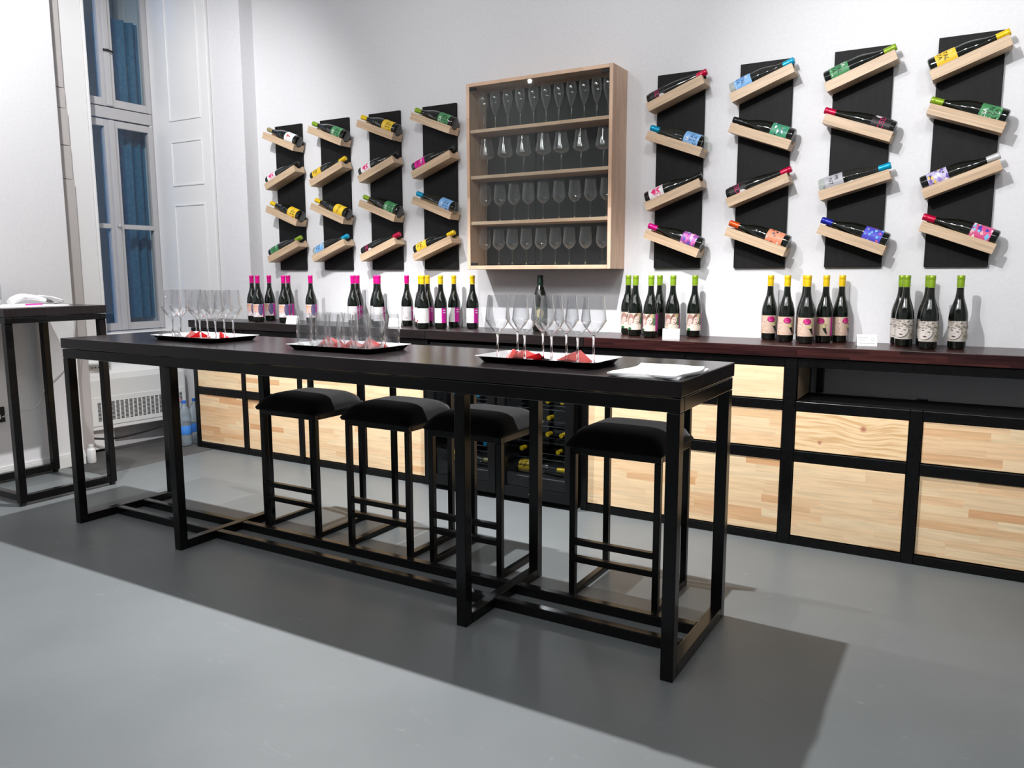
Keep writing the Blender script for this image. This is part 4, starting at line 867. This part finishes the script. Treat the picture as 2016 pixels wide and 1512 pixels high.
# ================================================================== things on the side table
SZ = 1.0884
def sp(px, py, x): d = ray(px, py); return d*(x/d.x) + Vector((0, 0, 1.27))
o = obj('paper_sheet', cloth_me(0.20, 0.20, 1), CLOTH, None, (-4.74, 2.45, SZ), (0, 0, R(4))); tag(o, 'white cloth spread on the tall side table', 'cloth')
ZC = SZ + 0.0092
T = empty('tumbler', (-4.84, 2.40, ZC)); tag(T, 'clear tumbler standing on the side table cloth', 'tumbler'); obj('wall', tum_m, None, T); obj('thick_base', tum_f, None, T)
# handheld steamer-like device: body, handle, dark tip, cable
dv = empty('handheld_device', (-4.62, 2.46, ZC)); tag(dv, 'white handheld device with dark tip lying on the side table', 'device')
def loft_me(secs, n=12):
    bm = bmesh.new(); rings = []
    for (c, ry, rz) in secs: rings.append([bm.verts.new((c[0] + ry*math.cos(2*math.pi*k/n), c[1], c[2] + rz*math.sin(2*math.pi*k/n))) for k in range(n)])
    for A, B in zip(rings, rings[1:]):
        for k in range(n): f = bm.faces.new((A[k], A[(k+1) % n], B[(k+1) % n], B[k])); f.smooth = True
    bm.faces.new(rings[0][::-1]); bm.faces.new(rings[-1]); bmesh.ops.recalc_face_normals(bm, faces=bm.faces[:])
    return bm_mesh('loft', bm)
obj('head', loft_me([((0, -0.10, 0.020), 0.022, 0.012), ((0, -0.085, 0.026), 0.028, 0.022), ((0, -0.05, 0.040), 0.030, 0.022), ((0, -0.02, 0.046), 0.026, 0.019)]), WHITEPL, dv)
obj('grip', loft_me([((0, -0.0195, 0.046), 0.024, 0.018), ((0, 0.03, 0.043), 0.020, 0.015), ((0, 0.08, 0.031), 0.017, 0.013), ((0, 0.10, 0.025), 0.015, 0.011)]), WHITEPL, dv)
obj('dark_tip', loft_me([((0, 0.1005, 0.025), 0.015, 0.011), ((0, 0.125, 0.018), 0.015, 0.011), ((0, 0.145, 0.012), 0.006, 0.005)]), pbr('dark_plastic', (0.06, 0.055, 0.065), 0.4), dv)
obj('cable', tube_me(curve_pts([(0, 0.06, 0.052), (0.01, 0.14, 0.040), (0.0, 0.20, 0.020), (-0.10, 0.25, 0.006), (-0.3, 0.32, -0.012 + 0.006)]), 0.003), WHITEPL, dv)
pen = obj('pen', tube_me([(0, 0, 0), (0.0, 0.09, 0)], 0.004), pbr('pen_pink', (0.65, 0.03, 0.40), 0.35), None, (-4.565, 2.42, ZC + 0.0045), (0, 0, R(-4))); tag(pen, 'magenta pen lying beside the handheld device', 'pen')
cab = obj('power_cable', tube_me(curve_pts([(-5.095, 2.505, 0.405), (-5.06, 2.56, 0.43), (-5.08, 2.70, 0.44), (-5.11, 2.80, 0.56), (-5.12, 2.93, 0.66), (-5.13, 3.00, 0.80), (-5.13, 3.03, 1.0)], 8), 0.0035), pbr('cable_grey', (0.55, 0.55, 0.56), 0.5))
tag(cab, 'thin grey cable rising from the wall socket', 'cable')
# ================================================================== water bottles on the floor
def water_bottle(x, y, cap, label, tint):
    T = empty('water_bottle', (x, y, 0.0022)); tag(T, label, 'bottle', 'water bottles beside the counter')
    prof = [(0, 0.006), (0.030, 0), (0.040, 0.004), (0.0435, 0.02), (0.0435, 0.07), (0.041, 0.08), (0.0435, 0.09), (0.0435, 0.15), (0.040, 0.165), (0.0435, 0.18), (0.043, 0.23), (0.034, 0.27), (0.018, 0.30), (0.0135, 0.308), (0.0135, 0.318), (0, 0.318)]
    obj('plastic_body', lathe_me(prof, 20), pbr('pet_plastic', (0.70, 0.82, 0.92), 0.08, trans=0.75, ior=1.33), T)
    obj('cap', lathe_me([(0, 0.3185), (0.0150, 0.3185), (0.0150, 0.338), (0, 0.339)], 16), pbr('wcap_%d' % int(cap[0]*99), cap, 0.4), T)
    obj('label', lathe_me([(0.0439, 0.088), (0.0443, 0.089), (0.0443, 0.152), (0.0439, 0.153)], 20), pbr('wlab_%d' % int(tint[0]*99), tint, 0.4), T)
water_bottle(-5.035, 3.74, (0.02, 0.14, 0.62), 'water bottle with blue cap beside the counter end', (0.06, 0.25, 0.75))
water_bottle(-5.065, 3.85, (0.02, 0.14, 0.63), 'blue-capped water bottle behind the front one beside the counter end', (0.06, 0.25, 0.76))
water_bottle(-5.145, 3.78, (0.80, 0.35, 0.42), 'water bottle with pink cap under the heater grille', (0.75, 0.5, 0.58))
# ================================================================== bottles inside the coolers: neck to the front
def cool_bottle(x, z, cap, label, sideways=False, sty='yellow'):
    bt = bottle('wine_bottle', 'burg', cap, sty, labels=sideways)
    if sideways:
        bt.location = (x, 3.835, z + 0.0405); bt.rotation_euler = (Matrix.Rotation(R(90), 4, 'Y') @ Matrix.Rotation(R(-30), 4, 'Z')).to_euler()
    else:
        bt.location = (x, 4.058, z + 0.040); bt.rotation_euler = (R(90), 0, 0)
        bt.scale = (0.85, 0.85, 0.85)
    tag(bt, label, 'bottle', 'bottles lying in the wine coolers'); return bt
for z, xs in ((0.533, (-2.113, -2.015, -1.925)), (0.440, (-2.10, -2.007)), (0.347, (-2.107, -2.015, -1.930)), (0.252, (-2.18, -2.085, -1.950)), (0.626, (-2.16, -2.05, -1.94)), (0.72, (-2.10, -1.99))):
    zn = {0.533: 'third', 0.440: 'fourth', 0.347: 'fifth', 0.252: 'sixth', 0.626: 'second', 0.72: 'top'}[z]
    for k_, x in enumerate(xs): cool_bottle(x, z - 0.0008, CY, 'yellow-capped bottle, %s from left, %s shelf of right wine cooler' % (ORD[k_], zn))
cool_bottle(-2.235, 0.1402, CY, 'bottle lying sideways with yellow label on the lowest shelf of the right wine cooler', True)
for z, xs in ((0.533, (-2.632, -2.47)), (0.347, (-2.61, -2.50)), (0.252, (-2.58, -2.424)), (0.626, (-2.60, -2.46))):
    zn = {0.533: 'third', 0.347: 'fifth', 0.252: 'sixth', 0.626: 'second'}[z]
    for k_, x in enumerate(xs): cool_bottle(x, z - 0.0008, CB, 'blue-capped bottle, %s from left, %s shelf of left wine cooler' % (ORD[k_], zn))
cool_bottle(-2.72, 0.1402, CGO, 'bottle lying sideways with yellow label on the lowest shelf of the left wine cooler', True)
# maker's lettering on the cooler doors
def door_text(d, s, x, z, h, label=None):
    vs, fs, asp = text_mesh(s); bm = bmesh.new(); V = [bm.verts.new((x + vx*h - asp*h/2, -0.0006, z + vy*h)) for vx, vy in vs]
    for f_ in fs:
        try: bm.faces.new([V[i] for i in f_])
        except ValueError: pass
    obj('lettering', bm_mesh('t', bm), flat((0.35, 0.35, 0.36)), d)
door_text(d1, 'KLARSTEIN', 0, 0.055, 0.009); door_text(d2, 'KLARSTEIN', 0, 0.055, 0.009)
